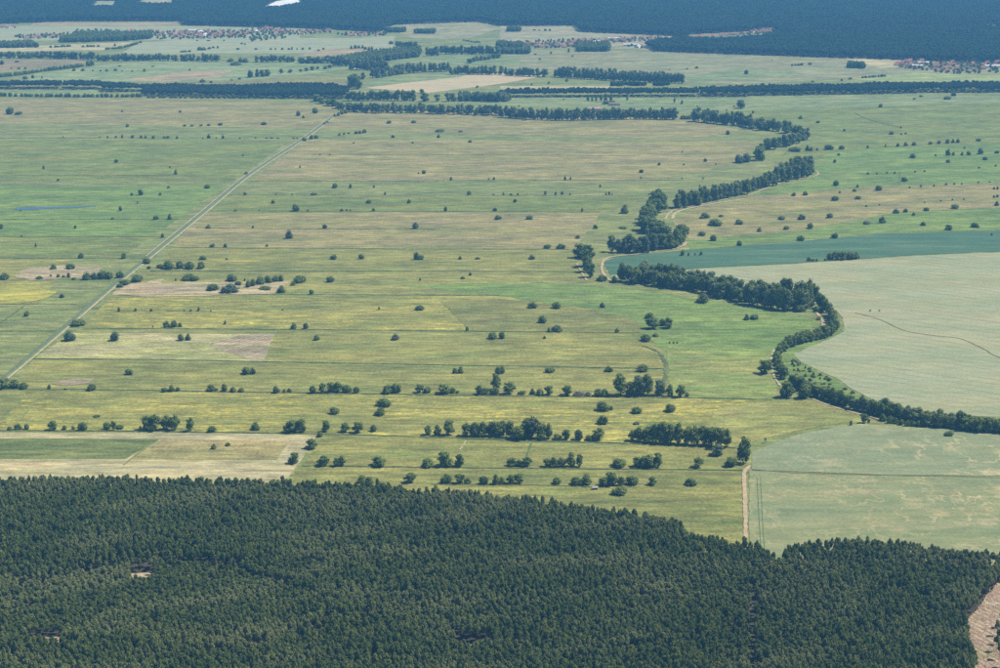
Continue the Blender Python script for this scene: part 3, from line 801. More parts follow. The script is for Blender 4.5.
HOLES = []
HOLES += [[(27, 638), (62, 639), (64, 656), (26, 655)]] + strip_hole([(95, 626), (104, 618), (112, 612)], 3.5) + [[(130, 572), (152, 572), (153, 586), (130, 586)]]
HOLES += strip_hole([(-40, 572), (40, 588), (95, 577), (130, 567), (160, 563)], 6.0) + strip_hole([(160, 563), (200, 570), (240, 573)], 5.5)
HOLES += strip_hole([(753, 600), (751, 640), (752, 720)], 5) + [[(455, 644), (494, 644), (494, 657), (455, 657)]] + strip_hole([(630, 605), (650, 603)], 4) + strip_hole([(1000, 566), (990, 580)], 3)
HOLES += strip_hole([(775, 556), (781, 566)], 7) + strip_hole([(745, 544), (745, 552)], 6)
X, Y = grid_in(FOREST, 3.85, 5, 0.46, HOLES)
for nm, pts, w, lab in (('sand_clearing', [(27, 643), (45, 642), (62, 644)], 16, 'sandy clearing strip inside the near forest beside the lower west corner'),
                        ('sand_clearing', [(131, 577), (142, 576), (152, 577)], 12, 'tiny sandy clearing halfway up the west forest'),
                        ('sand_clearing', [(97, 626), (104, 619)], 3.0, 'small sandy gap beside the forest lane'),
                        ('sand_clearing', [(468, 648), (486, 648)], 12, 'small sandy gap in the middle of the near forest')):
    tag(ribbon(nm, pts, w, 0.47, M['sand'], 0.3, 3), lab, 'clearing', kind='structure')
R = np.random.RandomState(3)
nz = value_noise(X, Y, 70, 4); nz2 = value_noise(X, Y, 26, 9)
keep = R.rand(len(X)) < 0.93
nz3 = value_noise(X, Y, 13, 19)
keep &= ~((nz3 > 0.80) & (nz2 > 0.45) & (R.rand(len(X)) < 0.7))
X, Y, nz, nz2 = X[keep], Y[keep], nz[keep], nz2[keep]
H = 10.5 + 5.0 * nz + 3.5 * nz2 + R.normal(0, 1.5, len(X))
young = inpoly([ground_pt(*p) for p in ((-60, 575), (40, 591), (95, 580), (130, 571), (160, 567), (240, 577), (320, 606), (200, 648), (-60, 655))], X, Y)
H = np.where(young, H * 0.72, H)
Wd = (3.1 + 1.4 * R.rand(len(X))) * (0.80 + 0.02 * H)
px, py = to_px(X, Y)
lane = (px > 5) & (px < 995) & (py < 672)
order = np.argsort(np.where(lane, -py, 1e6), kind='stable')
near = order[:300]
pines = []
for j, i in enumerate(near):
    e = bpy.data.objects.new('pine_tree', None); COL.objects.link(e)
    e.empty_display_size = 0.5
    e.location = (X[i], Y[i], 0.4); e.rotation_euler = (0, 0, R.uniform(0, 6.28)); e.scale = (Wd[i], Wd[i], H[i])
    tag(e, 'slender green pine at the near edge of the dense forest', 'pine tree', 'pines along the near edge of the forest')
    v = j % 6
    c = link('crown', CROWN['pine'][v], e); t = link('trunk', TRUNK['pine'][v], e)
    if j < 6:
        pines.append((c, t))
rest = np.setdiff1d(np.arange(len(X)), near)
scatter('pine_forest', np.stack([X[rest], Y[rest], np.full(len(rest), 0.4)], 1), np.stack([Wd[rest], Wd[rest], H[rest]], 1),
        [p[0] for p in pines], [p[1] for p in pines], 'dense dark green pine forest covering the near ground', 'forest')
print('near pines', len(X))

# ------------------------------------------------------------------ single plants (surveyed positions)
PL = []     # dicts
def add(kind, px, pyb, wpx, hpx, zone, seedname=None):
    x, y = ground_pt(px, pyb)
    s = view_scale(x, y)
    sd_ = CAM_H / math.hypot(math.hypot(x, y), CAM_H)
    py = pyb - 0.42 * wpx * sd_
    x, y = ground_pt(px, py)
    w = max(wpx / s, 1.6)
    h = max((hpx - 0.45 * wpx * sd_) / s / math.sqrt(1 - sd_ ** 2), 1.4)
    PL.append(dict(kind=kind, px=px, py=py, wpx=wpx, hpx=hpx, x=x, y=y, w=w, h=h, zone=zone))

def tl(tile, zone, items, kind=None):
    for it in items:
        zx, zy, w, h = it[:4]
        px, py = T(tile, zx, zy)
        k = it[4] if len(it) > 4 else kind
        if k is None:
            k = 'round' if h >= 44 or (h > 0.95 * w and h > 34) else 'bush'
        add(k, px, py, w / 3.928, h / 3.93, zone)

def row(tile, zone, pts, spacing, w, h, kind='tall', jw=0.2, jh=0.16, depth=0.0, scale=3.93):
    P = smooth_path([T(tile, *p) if tile else p for p in pts], 0.5)
    acc = 0.0; prev = P[0]
    nxt = 0.0
    for p in P:
        acc += np.linalg.norm(p - prev); prev = p
        if acc >= nxt:
            nxt += spacing / scale * RNG.uniform(0.75, 1.25)
            k = kind if isinstance(kind, str) else RNG.choice(kind)
            add(k, p[0] + RNG.uniform(-.3, .3) * spacing / scale * .5, p[1] + RNG.uniform(-1, 1) * depth / scale, w / scale * RNG.uniform(1 - jw, 1 + jw), h / scale * RNG.uniform(1 - jh, 1 + jh), zone)

def fill(tile, zone, poly, spacing_m, w_m, h_m, kind=('round', 'tall'), seed=1):
    """trees inside a px polygon, sizes in metres"""
    P = [T(tile, *p) for p in poly] if tile else poly
    X, Y = grid_in(P, spacing_m, seed)
    rr = random.Random(seed)
    for x, y in zip(X, Y):
        p = to_px(x, y)
        w = w_m * rr.uniform(.8, 1.2); h = h_m * rr.uniform(.82, 1.15); s = view_scale(x, y)
        PL.append(dict(kind=rr.choice(kind), px=p[0], py=p[1], wpx=w * s, hpx=h * s, x=x, y=y, w=w, h=h, zone=zone))

# zones: phrases that finish "... bush/tree <ordinal> from the west ..."
Z1 = 'on the meadow west of the canal'
tl('b1', Z1, [(228,44,12,10),(552,100,20,24),(518,101,12,12),(540,132,8,8),(474,162,14,22),(82,162,8,6),(443,195,14,8),(613,196,26,18),(666,196,22,24),(6,232,16,20),(296,231,14,14,'grey'),(638,266,14,18),(86,264,8,8),(141,304,8,20,'grey'),(318,348,24,22,'willow_bush'),(487,350,20,24),(577,370,32,28)])
tl('b1', 'on the bare reddish patch west of the canal', [(211,392,32,22),(277,392,38,24),(18,433,40,30),(154,432,28,16),(200,420,10,10),(228,424,16,14),(250,424,16,12),(270,424,16,20,'grey'),(290,433,22,10),(340,434,36,34),(370,432,30,30,'willow_bush'),(400,430,40,36),(430,430,36,30),(472,426,36,30)])
tl('b1', 'in the yellow meadow west of the canal', [(244,503,22,16),(104,577,22,24)])
tl('b1', 'in the clump east of the canal', [(585,390,18,12),(630,388,30,18),(665,392,50,36),(705,390,36,32),(745,392,44,32),(790,390,34,32)])
tl('b1', 'around the bare pink patch beside the canal', [(490,455,44,24),(540,442,52,30),(470,462,30,16,'willow_bush'),(745,440,78,32),(690,437,8,12),(912,440,48,32),(937,455,30,18),(962,437,8,12),(835,477,56,30),(900,487,76,40,'willow_bush'),(975,463,24,32)])
tl('b2', 'around the bare pink patch beside the canal', [(10,458,30,30),(40,452,44,36),(72,444,36,30),(98,440,30,26),(123,438,24,26),(196,446,58,30),(60,474,50,18),(122,484,40,30),(170,456,22,16)])
tl('b1', 'on the plain just east of the canal', [(690,18,18,20),(967,18,14,12),(662,72,14,10),(630,101,12,12),(815,73,24,16),(963,100,14,14),(926,163,10,10),(818,231,26,16),(833,304,22,14),(886,305,18,16),(797,354,32,18),(891,354,10,8,'grey')])
tl('b1', 'on the ochre strip above the hay field', [(468,557,12,18,'grey'),(532,556,12,14,'grey'),(594,557,12,12),(725,556,8,6),(750,556,12,8),(779,556,12,18,'grey'),(829,556,8,6),(600,618,8,6),(655,620,30,28),(683,620,30,30),(708,618,18,18),(883,608,12,16,'grey'),(308,616,64,32)])
tl('c1', 'beside the mown hay field', [(274,46,50,42,'willow_bush'),(448,46,42,40,'willow_bush'),(712,44,30,28),(738,42,28,28)])
tl('c1', 'on the olive strip below the hay', [(508,178,36,26),(965,178,40,32),(192,235,18,20),(258,236,12,6),(360,241,38,28),(646,246,28,20),(674,244,28,28),(698,242,20,18),(828,244,40,28),(850,243,16,14,'grey'),(882,244,28,32),(916,246,28,22),(948,246,28,20)])
tl('c1', 'in the thick clump at the west edge', [(15,235,50,46),(55,232,50,36),(92,235,40,28)])
tl('c1', 'in the hedge along the pale hay strip', [(38,396,20,18),(72,394,34,26),(104,393,22,22),(205,398,40,40),(253,394,22,18),(288,394,16,16),(326,398,42,36),(421,394,28,34),(446,396,26,40),(470,392,34,18),(552,386,10,10),(580,400,56,64,'round'),(608,400,50,66,'round'),(655,398,46,62,'round'),(688,400,44,66,'round'),(750,402,36,58,'round'),(833,405,40,26)])
tl('c2', 'in the hedge along the pale hay strip', [(20,396,44,34),(150,408,40,42),(172,408,56,54,'round'),(203,408,44,58,'round'),(297,404,36,48,'round'),(274,422,26,24),(240,472,50,44,'round'),(175,530,46,48,'round')])
tl('c1', 'on the framed ochre meadow', [(839,470,26,22),(895,458,22,16),(380,346,30,12)])
tl('c2', 'on the olive strip above the flower meadow', [(262,42,28,24),(572,42,34,28,'grey'),(955,38,44,28),(10,176,28,28),(805,172,22,22),(826,172,30,28),(975,176,26,34)])
tl('c2', 'in the bush row along the flower meadow', [(103,250,34,30,'willow_bush'),(134,248,18,16),(155,247,20,18),(245,252,30,32),(284,250,32,40,'willow'),(320,250,44,44,'round'),(345,250,46,46,'round'),(378,250,44,36),(417,250,26,28),(540,254,46,38),(572,250,44,40),(665,250,36,36),(695,250,40,26),(765,256,58,42,'round'),(795,250,24,24),(815,250,18,12),(900,258,40,40),(925,258,30,30),(965,240,44,70,'round'),(960,258,40,34)])
tl('c2', 'inside the yellow flower meadow', [(527,305,66,36),(510,340,48,34),(332,334,40,32)])
tl('c2', 'in the hedge under the flower meadow', [(372,406,40,40,'round'),(423,410,46,48,'round'),(485,402,28,28),(700,416,36,42),(737,418,32,46),(778,420,52,68,'round'),(850,422,46,54),(880,424,46,62,'willow'),(915,424,50,64),(950,424,50,66,'willow'),(975,424,40,60)])
tl('c2', 'in the lower hedge above the forest', [(292,540,52,46,'round'),(340,540,30,36),(360,538,40,42),(507,542,66,44,'round'),(698,544,52,40),(765,543,62,64,'round'),(823,542,46,54,'round')])
tl('c2', 'in the lowest bush row at the forest', [(440,606,44,36),(470,606,36,30),(628,606,50,44,'round'),(770,608,48,40),(825,608,44,42),(855,606,32,26),(920,610,40,36),(966,610,32,42)])
tl('c3', 'on the olive strip beside the lush bend', [(10,36,24,28),(198,10,26,12),(228,10,28,12),(460,12,18,14),(572,48,44,30),(612,28,30,14),(175,36,14,12,'grey'),(666,54,8,8),(682,54,8,8),(696,54,8,8),(10,172,26,30),(196,170,42,24),(426,168,38,26),(560,168,46,34)])
tl('c3', 'in the bush row along the flower meadow', [(38,258,50,54,'round'),(85,256,34,18),(127,256,28,26),(157,260,34,30),(192,260,40,40),(263,262,48,44,'round'),(310,262,50,20,'grey'),(345,262,30,18,'grey'),(385,264,44,32),(410,264,34,34),(475,264,62,92,'round'),(515,264,50,60),(545,264,60,84,'willow'),(578,262,58,90,'round'),(626,262,50,66,'willow'),(666,264,30,50),(708,268,42,52,'round'),(734,264,18,18)])
tl('c3', 'inside the yellow flower meadow', [(404,322,54,42),(436,316,20,16),(404,376,44,38),(535,332,46,28),(536,374,28,14,'grey'),(670,326,48,34)])
tl('c3', 'in the hedge under the flower meadow', [(10,418,40,60,'willow'),(40,430,44,70),(70,438,60,60),(100,428,50,80),(125,432,60,90,'willow'),(160,434,56,70),(190,434,40,66),(225,434,36,26),(260,436,36,44),(305,438,40,46,'willow'),(352,438,40,26),(390,440,60,54)])
tl('c3', 'in the small wood beside the crop field', [(520,440,40,46),(545,444,50,62),(580,448,50,66),(610,450,56,84),(640,452,56,90),(670,454,50,86),(700,454,48,90),(735,456,50,76),(765,458,48,80),(800,458,50,80),(830,460,52,78),(860,470,60,86),(890,466,46,76),(855,500,60,50,'willow'),(955,530,56,110,'round'),(905,544,56,44),(778,546,44,44)], 'round')
tl('c3', 'in the lower hedge above the forest', [(50,540,50,40),(75,540,30,30),(108,542,42,42),(185,542,36,36),(212,542,36,42),(240,542,40,40),(278,542,38,60,'round'),(312,542,32,52,'round'),(470,546,66,40),(540,546,50,46),(565,546,40,50),(585,546,60,56,'round'),(620,544,42,60,'round')])
tl('c3', 'in the lowest bush row at the forest', [(8,608,30,30),(40,608,36,38),(75,608,40,42),(222,610,38,30),(297,614,44,36),(338,614,46,46),(410,618,48,40),(440,618,60,56,'round'),(475,616,34,40),(520,614,54,42),(598,614,36,38),(468,654,66,38),(750,616,52,34)])
tl('c4', 'beside the lower tree bend', [(58,178,58,60,'round'),(145,272,62,70,'round'),(212,276,64,64,'round'),(780,420,38,24),(397,376,14,20),(448,370,32,40),(466,366,12,18)])
tl('b4', 'on the eastern meadow beside the tree bend', [(171,104,18,16),(218,101,22,18),(337,63,28,22),(422,70,14,14),(411,86,20,12),(353,92,12,10),(505,82,28,22),(606,46,26,18),(627,72,10,8),(672,68,10,10),(722,66,10,10),(770,60,10,10),(803,58,10,8),(832,58,10,8),(897,52,8,8),(941,50,8,6),(463,18,10,10),(498,18,8,8),(538,14,8,8),(568,16,8,10),(649,10,10,8),(686,8,10,8)])
tl('b4', 'on the dry brown band east of the bend', [(333,122,30,20),(424,116,26,14),(457,146,10,8),(508,140,8,6),(750,124,10,6),(795,120,8,8),(840,118,8,6),(686,130,8,6),(958,78,10,12),(972,78,12,14),(958,110,10,10),(971,108,12,12),(970,142,20,20),(574,172,28,20),(611,167,22,16),(692,162,24,14),(643,180,14,14),(806,154,30,20),(123,198,30,16),(202,198,32,24),(312,190,30,20)])
tl('b4', 'on the green band above the teal field', [(458,215,34,14,'grey'),(519,210,30,28),(36,244,24,18),(142,236,26,16),(236,232,28,24),(680,220,24,18),(780,238,34,24),(884,228,36,22),(200,280,32,22),(333,270,32,22),(950,258,10,10)])
tl('b4', 'in the copse between teal field and wheat', [(315,355,30,30),(340,356,34,36),(365,356,34,36),(392,354,34,34),(415,352,26,30),(230,360,18,18),(246,360,16,12),(262,360,12,12),(294,358,10,10),(427,350,8,12)])
tl('b4', 'on the track through the wheat', [(472,556,8,8),(508,556,8,6)])
tl('b3', 'on the upper plain inside the bend', [(256,42,10,20),(276,40,8,14),(555,12,20,14),(394,68,10,12),(554,34,8,8),(715,36,8,6),(798,36,8,8),(784,66,8,8),(14,98,8,10),(43,100,12,8),(70,100,10,10),(179,98,12,16),(219,98,10,14),(245,97,12,14),(276,98,10,8),(416,98,8,10),(429,98,10,14),(441,98,8,6),(585,98,8,6),(59,128,16,14),(2,194,10,12),(323,164,10,16),(488,172,40,36),(117,196,28,18),(375,232,20,18),(305,270,22,14),(482,232,32,10),(185,310,30,18),(239,312,40,22),(124,353,28,18)])
tl('b3', 'in the lush meadow inside the bend', [(127,546,40,28),(223,548,38,30),(402,543,22,24,'grey'),(166,604,36,34),(192,638,14,20),(224,638,42,28,'willow_bush'),(459,640,18,18),(796,526,56,40),(584,586,34,26),(600,630,56,50,'round'),(660,625,42,46,'round'),(635,615,36,30),(970,592,28,26),(8,665,24,30)])
tl('b4', 'in the lush meadow inside the bend', [(15,590,44,22)])
tl('b3', 'between the track and the teal field', [(806,190,38,22),(792,192,20,12),(868,186,22,10),(845,222,60,32),(940,216,36,22),(794,260,36,18),(838,281,30,26),(941,298,26,20),(716,338,20,24),(741,338,10,14),(766,336,8,12),(789,336,14,16)])
tl('b3', 'in the big group at the bend tip', [(320,352,70,62,'round'),(345,385,54,92,'round'),(355,425,40,60,'round'),(400,440,46,28),(450,445,24,30),(340,405,40,70,'round')])
tl('b2', 'on the broad middle plain', [(662,16,8,6),(683,16,16,16),(790,42,12,14),(938,40,8,8),(958,40,10,14),(333,72,24,20),(394,72,12,18),(487,70,10,10),(250,100,32,10),(530,98,10,12),(860,100,18,18),(956,100,10,6),(102,99,8,6),(166,99,8,6),(92,132,18,16),(467,132,26,16),(624,132,16,18),(180,164,32,30),(36,162,8,6),(227,163,10,8),(361,163,16,12),(380,162,10,8),(394,162,8,8),(486,163,14,14),(768,163,14,20),(963,162,20,14),(972,196,26,20),(11,230,12,12),(293,231,20,18),(648,233,28,28),(155,271,32,36,'willow_bush'),(66,302,14,10),(329,353,30,20),(437,351,24,20),(655,354,26,32),(670,354,28,20),(825,353,16,14),(894,352,24,10),(314,443,34,26),(241,490,20,20),(668,436,8,12),(864,416,14,14),(836,430,20,12),(507,550,8,12,'grey'),(128,552,8,6),(667,554,38,24),(172,627,28,28),(218,627,24,26),(853,634,14,18)])
tl('a1', 'on the far plain west of the canal', [(38,450,30,30),(72,452,30,14),(480,440,8,8),(708,443,12,10),(725,497,14,8),(755,497,16,8),(790,496,14,8),(820,495,16,9),(865,494,18,12),(500,500,14,14),(248,541,6,6),(392,542,8,6),(423,543,8,10),(455,542,10,8),(480,543,10,14),(521,543,14,12),(556,543,14,12),(572,544,12,12),(602,545,16,12),(645,545,14,10),(660,545,14,10),(696,546,14,12),(820,545,16,18),(850,546,8,6),(875,546,12,16),(942,546,8,6),(797,546,8,6),(955,613,10,8),(457,640,16,14),(172,664,10,14),(668,660,8,6)])
tl('a2', 'on the far plain around the canal head', [(55,492,26,14),(190,456,20,20),(210,465,12,12),(257,446,24,24),(352,533,14,10),(370,530,12,8),(388,527,12,8),(417,527,16,12),(433,526,16,12),(449,524,20,16),(545,486,24,12),(643,484,24,12),(746,520,40,14),(740,542,18,14),(827,520,20,8),(562,542,16,12),(864,561,16,12),(407,564,10,6),(640,564,10,6),(213,555,20,16),(240,548,16,18),(260,545,20,14),(172,546,10,6),(185,546,8,6),(65,545,14,5),(85,545,18,6),(110,545,12,5),(22,545,10,5),(196,660,8,10),(314,610,8,5),(276,610,10,5),(292,490,12,8),(303,484,12,8),(333,460,12,14),(346,456,14,16),(362,450,16,18),(376,446,16,18)])
tl('a3', 'on the far plain below the poplars', [(895,530,18,18),(625,650,14,12),(722,650,8,8),(808,636,18,14),(716,600,6,8),(848,648,8,6),(940,642,50,34,'willow_bush'),(965,640,40,38,'willow_bush'),(720,470,30,18),(740,470,26,18),(95,474,24,6)])
tl('a4', 'on the far eastern meadow', [(800,378,24,20),(775,392,30,14),(645,392,14,8),(672,382,18,8),(512,422,20,14),(198,468,20,14),(267,484,18,10),(12,446,10,12),(371,516,12,10),(593,504,10,8),(556,530,22,14),(594,530,10,8),(612,528,12,8),(463,583,12,12),(532,578,8,12),(580,577,16,14),(612,574,18,16),(644,572,20,16),(708,568,18,12),(741,566,16,14),(775,564,18,18),(798,562,18,16),(817,562,16,18),(898,556,22,12),(842,584,8,8),(778,612,22,28),(798,612,16,16),(833,611,14,14),(859,610,20,16),(906,606,26,26),(970,604,20,12),(638,622,28,18),(729,614,10,8),(778,640,18,14),(924,630,22,14),(349,612,14,10),(332,640,14,14),(900,662,10,8),(965,655,10,8),(178,598,50,20),(225,594,20,24),(240,594,18,18),(264,592,10,12),(310,590,40,22,'willow_bush'),(360,588,26,16)])
# broom and small shrubs on the verge
_r = random.Random(44)
VERGE = [(788,358),(800,365),(818,373.5),(835,380.5),(851,392),(872,404),(858,403),(830,393),(795,376)]
for _ in range(46):
    while True:
        qx, qy = _r.uniform(786, 880), _r.uniform(360, 406)
        if inpoly(VERGE, [qx], [qy])[0]: break
    add(_r.choice(['broom', 'broom', 'bush']), qx, qy, _r.uniform(2.2, 5.0), _r.uniform(2.0, 4.0), 'on the rough verge beside the wheat')
# the winding tree row
RV = 'of the winding tree row, '
row('a2', RV + 'canal head reach', [(262,404),(300,416),(345,428),(400,438)], 22, 34, 34, ('round','tall'), depth=4)
row('a2', RV + 'canal head reach', [(390,440),(480,444),(700,446),(982,456)], 17, 28, 38, 'tall', depth=3)
row('a3', RV + 'far poplar reach', [(4,462),(110,470),(250,475),(400,472),(560,470),(690,472)], 15, 25, 46, 'tall')
row('a3', RV + 'far eastern reach', [(762,480),(860,488),(982,502)], 18, 32, 50, ('tall','round'), depth=3)
row('a4', RV + 'far eastern reach', [(8,505),(60,512),(110,520),(160,528),(205,538)], 20, 36, 48, ('tall','round'), depth=4)
row('a4', RV + 'far hairpin reach', [(225,548),(190,560),(140,575),(90,588),(55,592)], 15, 34, 46, ('round','tall'), depth=6)
row('a4', RV + 'far hairpin reach', [(45,605),(30,630),(45,645)], 18, 42, 50, 'round', depth=4)
row('a4', RV + 'middle reach', [(235,672),(195,674),(150,680),(120,690)], 16, 38, 56, ('round','tall'), depth=4)
row('b4', RV + 'middle reach', [(235,22),(180,38),(120,52),(60,70),(10,86)], 15, 32, 56, ('tall','round'), depth=4)
row('b3', RV + 'middle reach', [(972,96),(920,106),(870,116),(810,130),(760,142),(690,152)], 16, 34, 60, ('tall','round'), depth=3)
row('b3', RV + 'thick bend', [(640,150),(620,165),(600,185),(588,205),(578,225),(585,245),(610,262),(640,285),(660,300),(680,312)], 13, 50, 62, 'round', depth=8)
row('b3', RV + 'thick bend', [(625,140),(590,175),(565,205),(565,240),(600,275),(630,300),(655,315)], 20, 46, 56, 'round', depth=6)
row('b3', RV + 'thick bend', [(710,282),(722,276),(700,300),(690,312)], 12, 40, 66, 'round', depth=4)
row('b3', RV + 'open reach', [(600,322),(560,326),(520,328),(470,328),(430,326)], 22, 44, 66, ('round','willow'), depth=3)
row('b3', RV + 'dark reach', [(480,444),(520,450),(570,452),(640,464),(720,474),(800,484),(850,500),(910,512),(975,526)], 20, 48, 66, ('round','tall'), depth=4, jh=.2)
row('b3', RV + 'dark reach', [(570,440),(640,450),(720,460),(800,470),(860,486),(960,508)], 24, 48, 76, ('round','tall'), depth=5)
row('b4', RV + 'dark reach', [(-5,530),(50,542),(110,552),(170,556),(240,548)], 20, 50, 84, ('round','tall'), depth=4)
row('b4', RV + 'dark reach', [(10,510),(60,522),(130,530),(200,534),(255,530)], 24, 50, 92, ('round','tall'), depth=4)
row('b4', RV + 'lower bend', [(275,548),(305,570),(322,600),(330,630),(318,652),(290,668)], 15, 38, 56, 'round', depth=3)
tl('b4', RV + 'lower bend', [(195,560,40,32),(262,560,30,24),(270,590,20,16,'broom'),(280,560,20,18,'broom')])
row('c4', RV + 'lower bend', [(318,22),(270,40),(215,52),(165,68),(125,90),(108,120),(108,150),(120,180),(140,205)], 14, 36, 46, 'round', depth=3)
row('c4', RV + 'lower straight', [(160,225),(200,245),(250,262),(300,280),(350,298),(400,312),(450,326),(500,338),(560,350),(620,364),(690,380),(760,388),(830,394),(900,402),(982,408)], 15, 36, 52, ('round','tall'), depth=4)
row('c4', RV + 'lower straight', [(480,336),(560,350),(640,366),(720,378),(840,390),(982,402)], 24, 44, 60, ('round','tall'), depth=5)
row('c4', RV + 'lower straight', [(520,362),(560,366),(610,376),(650,382),(700,386)], 24, 26, 26, 'bush', depth=4)
row('c4', RV + 'lower straight', [(830,398),(900,404),(975,410),(1060,418)], 18, 46, 62, 'round', depth=4)
# far rows and hedges
FR = 'of the far tree row '
row('a1', FR + 'at the west edge', [(4,230),(90,231),(190,231)], 16, 24, 28, ('tall','round'))
row('a1', FR + 'west of the light green field', [(202,232),(300,234),(340,236),(372,236)], 15, 24, 30, ('tall','round'))
row('a1', FR + 'west of the light green field', [(345,262),(372,258)], 15, 24, 26, 'round')
row('a1', FR + 'along the light green field', [(385,242),(430,242),(480,241),(540,241),(600,241),(660,241)], 14, 22, 29, ('tall','round'))
row('a1', FR + 'along the light green field', [(680,242),(780,242)], 15, 21, 26, 'tall')
row('a1', FR + 'along the light green field', [(800,243),(865,243)], 14, 22, 30, 'tall')
tl('a1', FR + 'along the light green field', [(905,244,30,16),(925,258,50,16),(945,246,20,22),(965,246,30,18),(980,305,22,30)])
row('a1', 'of the far diagonal hedge at the west', [(4,304),(60,298),(130,288),(200,278),(270,270),(330,262)], 14, 22, 15, 'bush')
tl('a1', 'on the light green far field', [(45,270,10,6),(75,272,16,8),(100,272,14,8),(100,312,20,14),(130,308,14,14),(165,308,10,8),(290,280,18,12),(325,280,18,12),(365,280,10,7),(395,281,10,7),(420,281,14,10),(455,279,18,10),(480,281,8,5),(520,282,10,6),(568,282,14,12),(600,263,14,5),(745,278,10,10),(470,262,18,5),(795,325,25,14),(830,326,18,8),(910,317,10,6),(942,313,16,8),(66,246,20,8),(8,255,18,18)], 'bush')
row('a1', 'of the small tree line under the belt wood', [(4,379),(100,381),(200,382),(330,383)], 18, 19, 15, 'bush')
row('a1', 'of the small tree line under the belt wood', [(345,382),(450,383),(560,382)], 19, 19, 15, 'bush')
row('a1', 'of the small tree line under the belt wood', [(585,386),(760,387),(975,388)], 20, 18, 12, 'bush')
row('a1', 'of the hedge below the hamlet', [(325,186),(385,184)], 14, 14, 9, 'bush')
row('a1', 'of the hedge below the hamlet', [(420,196),(480,190),(520,180),(560,168)], 12, 15, 10, 'bush')
row('a1', 'of the hedge below the hamlet', [(200,188),(275,184)], 13, 14, 9, 'bush')
tl('a1', 'on the pale wheat in front of the village', [(785,198,22,14),(800,198,24,14),(822,194,16,10),(838,190,12,9),(855,190,10,11),(950,174,14,7),(935,196,14,8),(962,176,10,6),(720,206,30,8),(745,205,14,8),(775,162,10,6),(820,162,18,5),(880,162,8,6),(452,182,10,12),(468,192,8,10)], 'bush')
row('a2', FR + 'below the pale wheat', [(28,246),(75,246),(120,246),(178,246)], 17, 26, 28, ('tall','round'))
row('a2', FR + 'below the pale wheat', [(195,250),(240,251),(300,250),(335,246)], 17, 26, 28, ('tall','round'))
tl('a2', FR + 'beside the canal head', [(4,306,16,26),(30,303,22,32),(48,302,24,28),(68,300,30,28),(122,290,18,20),(160,286,24,14),(200,282,18,10),(222,280,20,14),(245,276,22,16),(265,272,16,10),(295,272,22,12),(315,268,22,14)], 'round')
row('a2', FR + 'in the middle distance', [(330,262),(370,262),(395,262)], 14, 26, 40, 'tall')
row('a2', FR + 'in the middle distance', [(402,275),(450,277),(545,279)], 14, 26, 40, 'tall')
row('a2', FR + 'with gaps above the green wedge', [(482,308),(515,306),(550,300),(600,292),(660,286),(700,284)], 14, 24, 38, 'tall')
row('a2', FR + 'with gaps above the green wedge', [(712,283),(750,283),(790,281)], 15, 24, 34, 'tall')
row('a2', FR + 'with gaps above the green wedge', [(790,294),(850,294),(970,296)], 14, 22, 34, 'tall')
row('a2', FR + 'beneath the far pinkish field', [(695,220),(735,220)], 14, 24, 36, 'tall')
row('a2', FR + 'beneath the far pinkish field', [(752,214),(850,215),(970,217)], 14, 24, 34, 'tall')
row('a2', FR + 'beneath the far pinkish field', [(575,186),(610,190),(655,192)], 15, 24, 26, 'round')
row('a2', FR + 'beneath the far pinkish field', [(862,250),(890,240),(930,236),(982,228)], 15, 24, 18, 'round')
tl('a2', FR + 'beside the canal head', [(400,345,44,50),(420,352,50,56),(412,325,40,36),(444,312,22,28)], 'round')
row('a2', FR + 'behind the poplar reach', [(388,398),(450,398),(520,396),(590,398),(648,396)], 15, 28, 40, ('tall','round'))
tl('a2', FR + 'behind the poplar reach', [(675,368,22,18),(688,400,38,36),(736,400,26,30),(778,400,28,36),(798,400,28,34),(645,398,18,20),(892,346,14,9)], 'round')
row('a2', FR + 'behind the poplar reach', [(895,400),(982,402)], 15, 26, 36, 'tall')
row('a2', 'of the hedge behind the villages', [(30,196),(60,196),(190,196),(220,194),(295,196)], 42, 12, 8, 'bush')
row('a2', 'of the hedge behind the villages', [(400,192),(440,190),(460,200),(480,196)], 14, 14, 14, 'bush')
row('a2', 'of the hedge behind the villages', [(840,160),(870,166),(905,168)], 10, 14, 6, 'bush')
tl('a2', 'of the hedge behind the villages', [(555,174,22,14),(978,184,24,22),(340,235,20,10),(270,200,12,6),(165,196,8,12),(185,196,8,8),(100,196,8,8)], 'bush')
row('a3', FR + 'at the beige stubble', [(4,296),(60,300),(110,302),(150,303)], 14, 24, 34, 'tall')
tl('a3', FR + 'at the beige stubble', [(172,304,34,34)], 'round')
row('a3', 'of the long dense poplar row', [(218,304),(300,310),(400,316),(500,322),(610,326),(716,328)], 13, 24, 37, 'tall')
row('a3', 'of the long dense poplar row', [(230,298),(420,308),(600,318),(712,322)], 16, 24, 36, 'tall')
tl('a3', 'on the far meadow before the belt wood', [(345,398,14,26),(362,400,12,26),(378,400,12,28),(398,402,14,32),(415,400,14,34),(436,402,14,34),(500,394,12,12),(684,408,10,24),(715,410,14,16),(945,428,38,36),(938,420,20,26),(420,410,40,14),(440,408,30,14),(345,426,16,8),(75,420,8,6),(250,394,8,6),(125,336,10,8),(192,330,12,10),(262,322,14,12),(775,421,8,6),(920,420,10,6),(890,436,10,6)], 'tall')
tl('a3', 'on the meadow before the middle village', [(200,212,10,10),(157,236,10,8),(270,206,10,18),(285,224,8,8),(312,205,12,22),(735,273,10,6),(772,270,14,10),(967,292,18,18),(138,216,12,6),(665,275,8,4),(135,120,14,6),(155,121,10,5),(178,122,14,10),(196,122,12,8)], 'bush')
row('a4', 'of the little tree line before the east village', [(362,318),(395,312)], 24, 14, 9, 'bush')
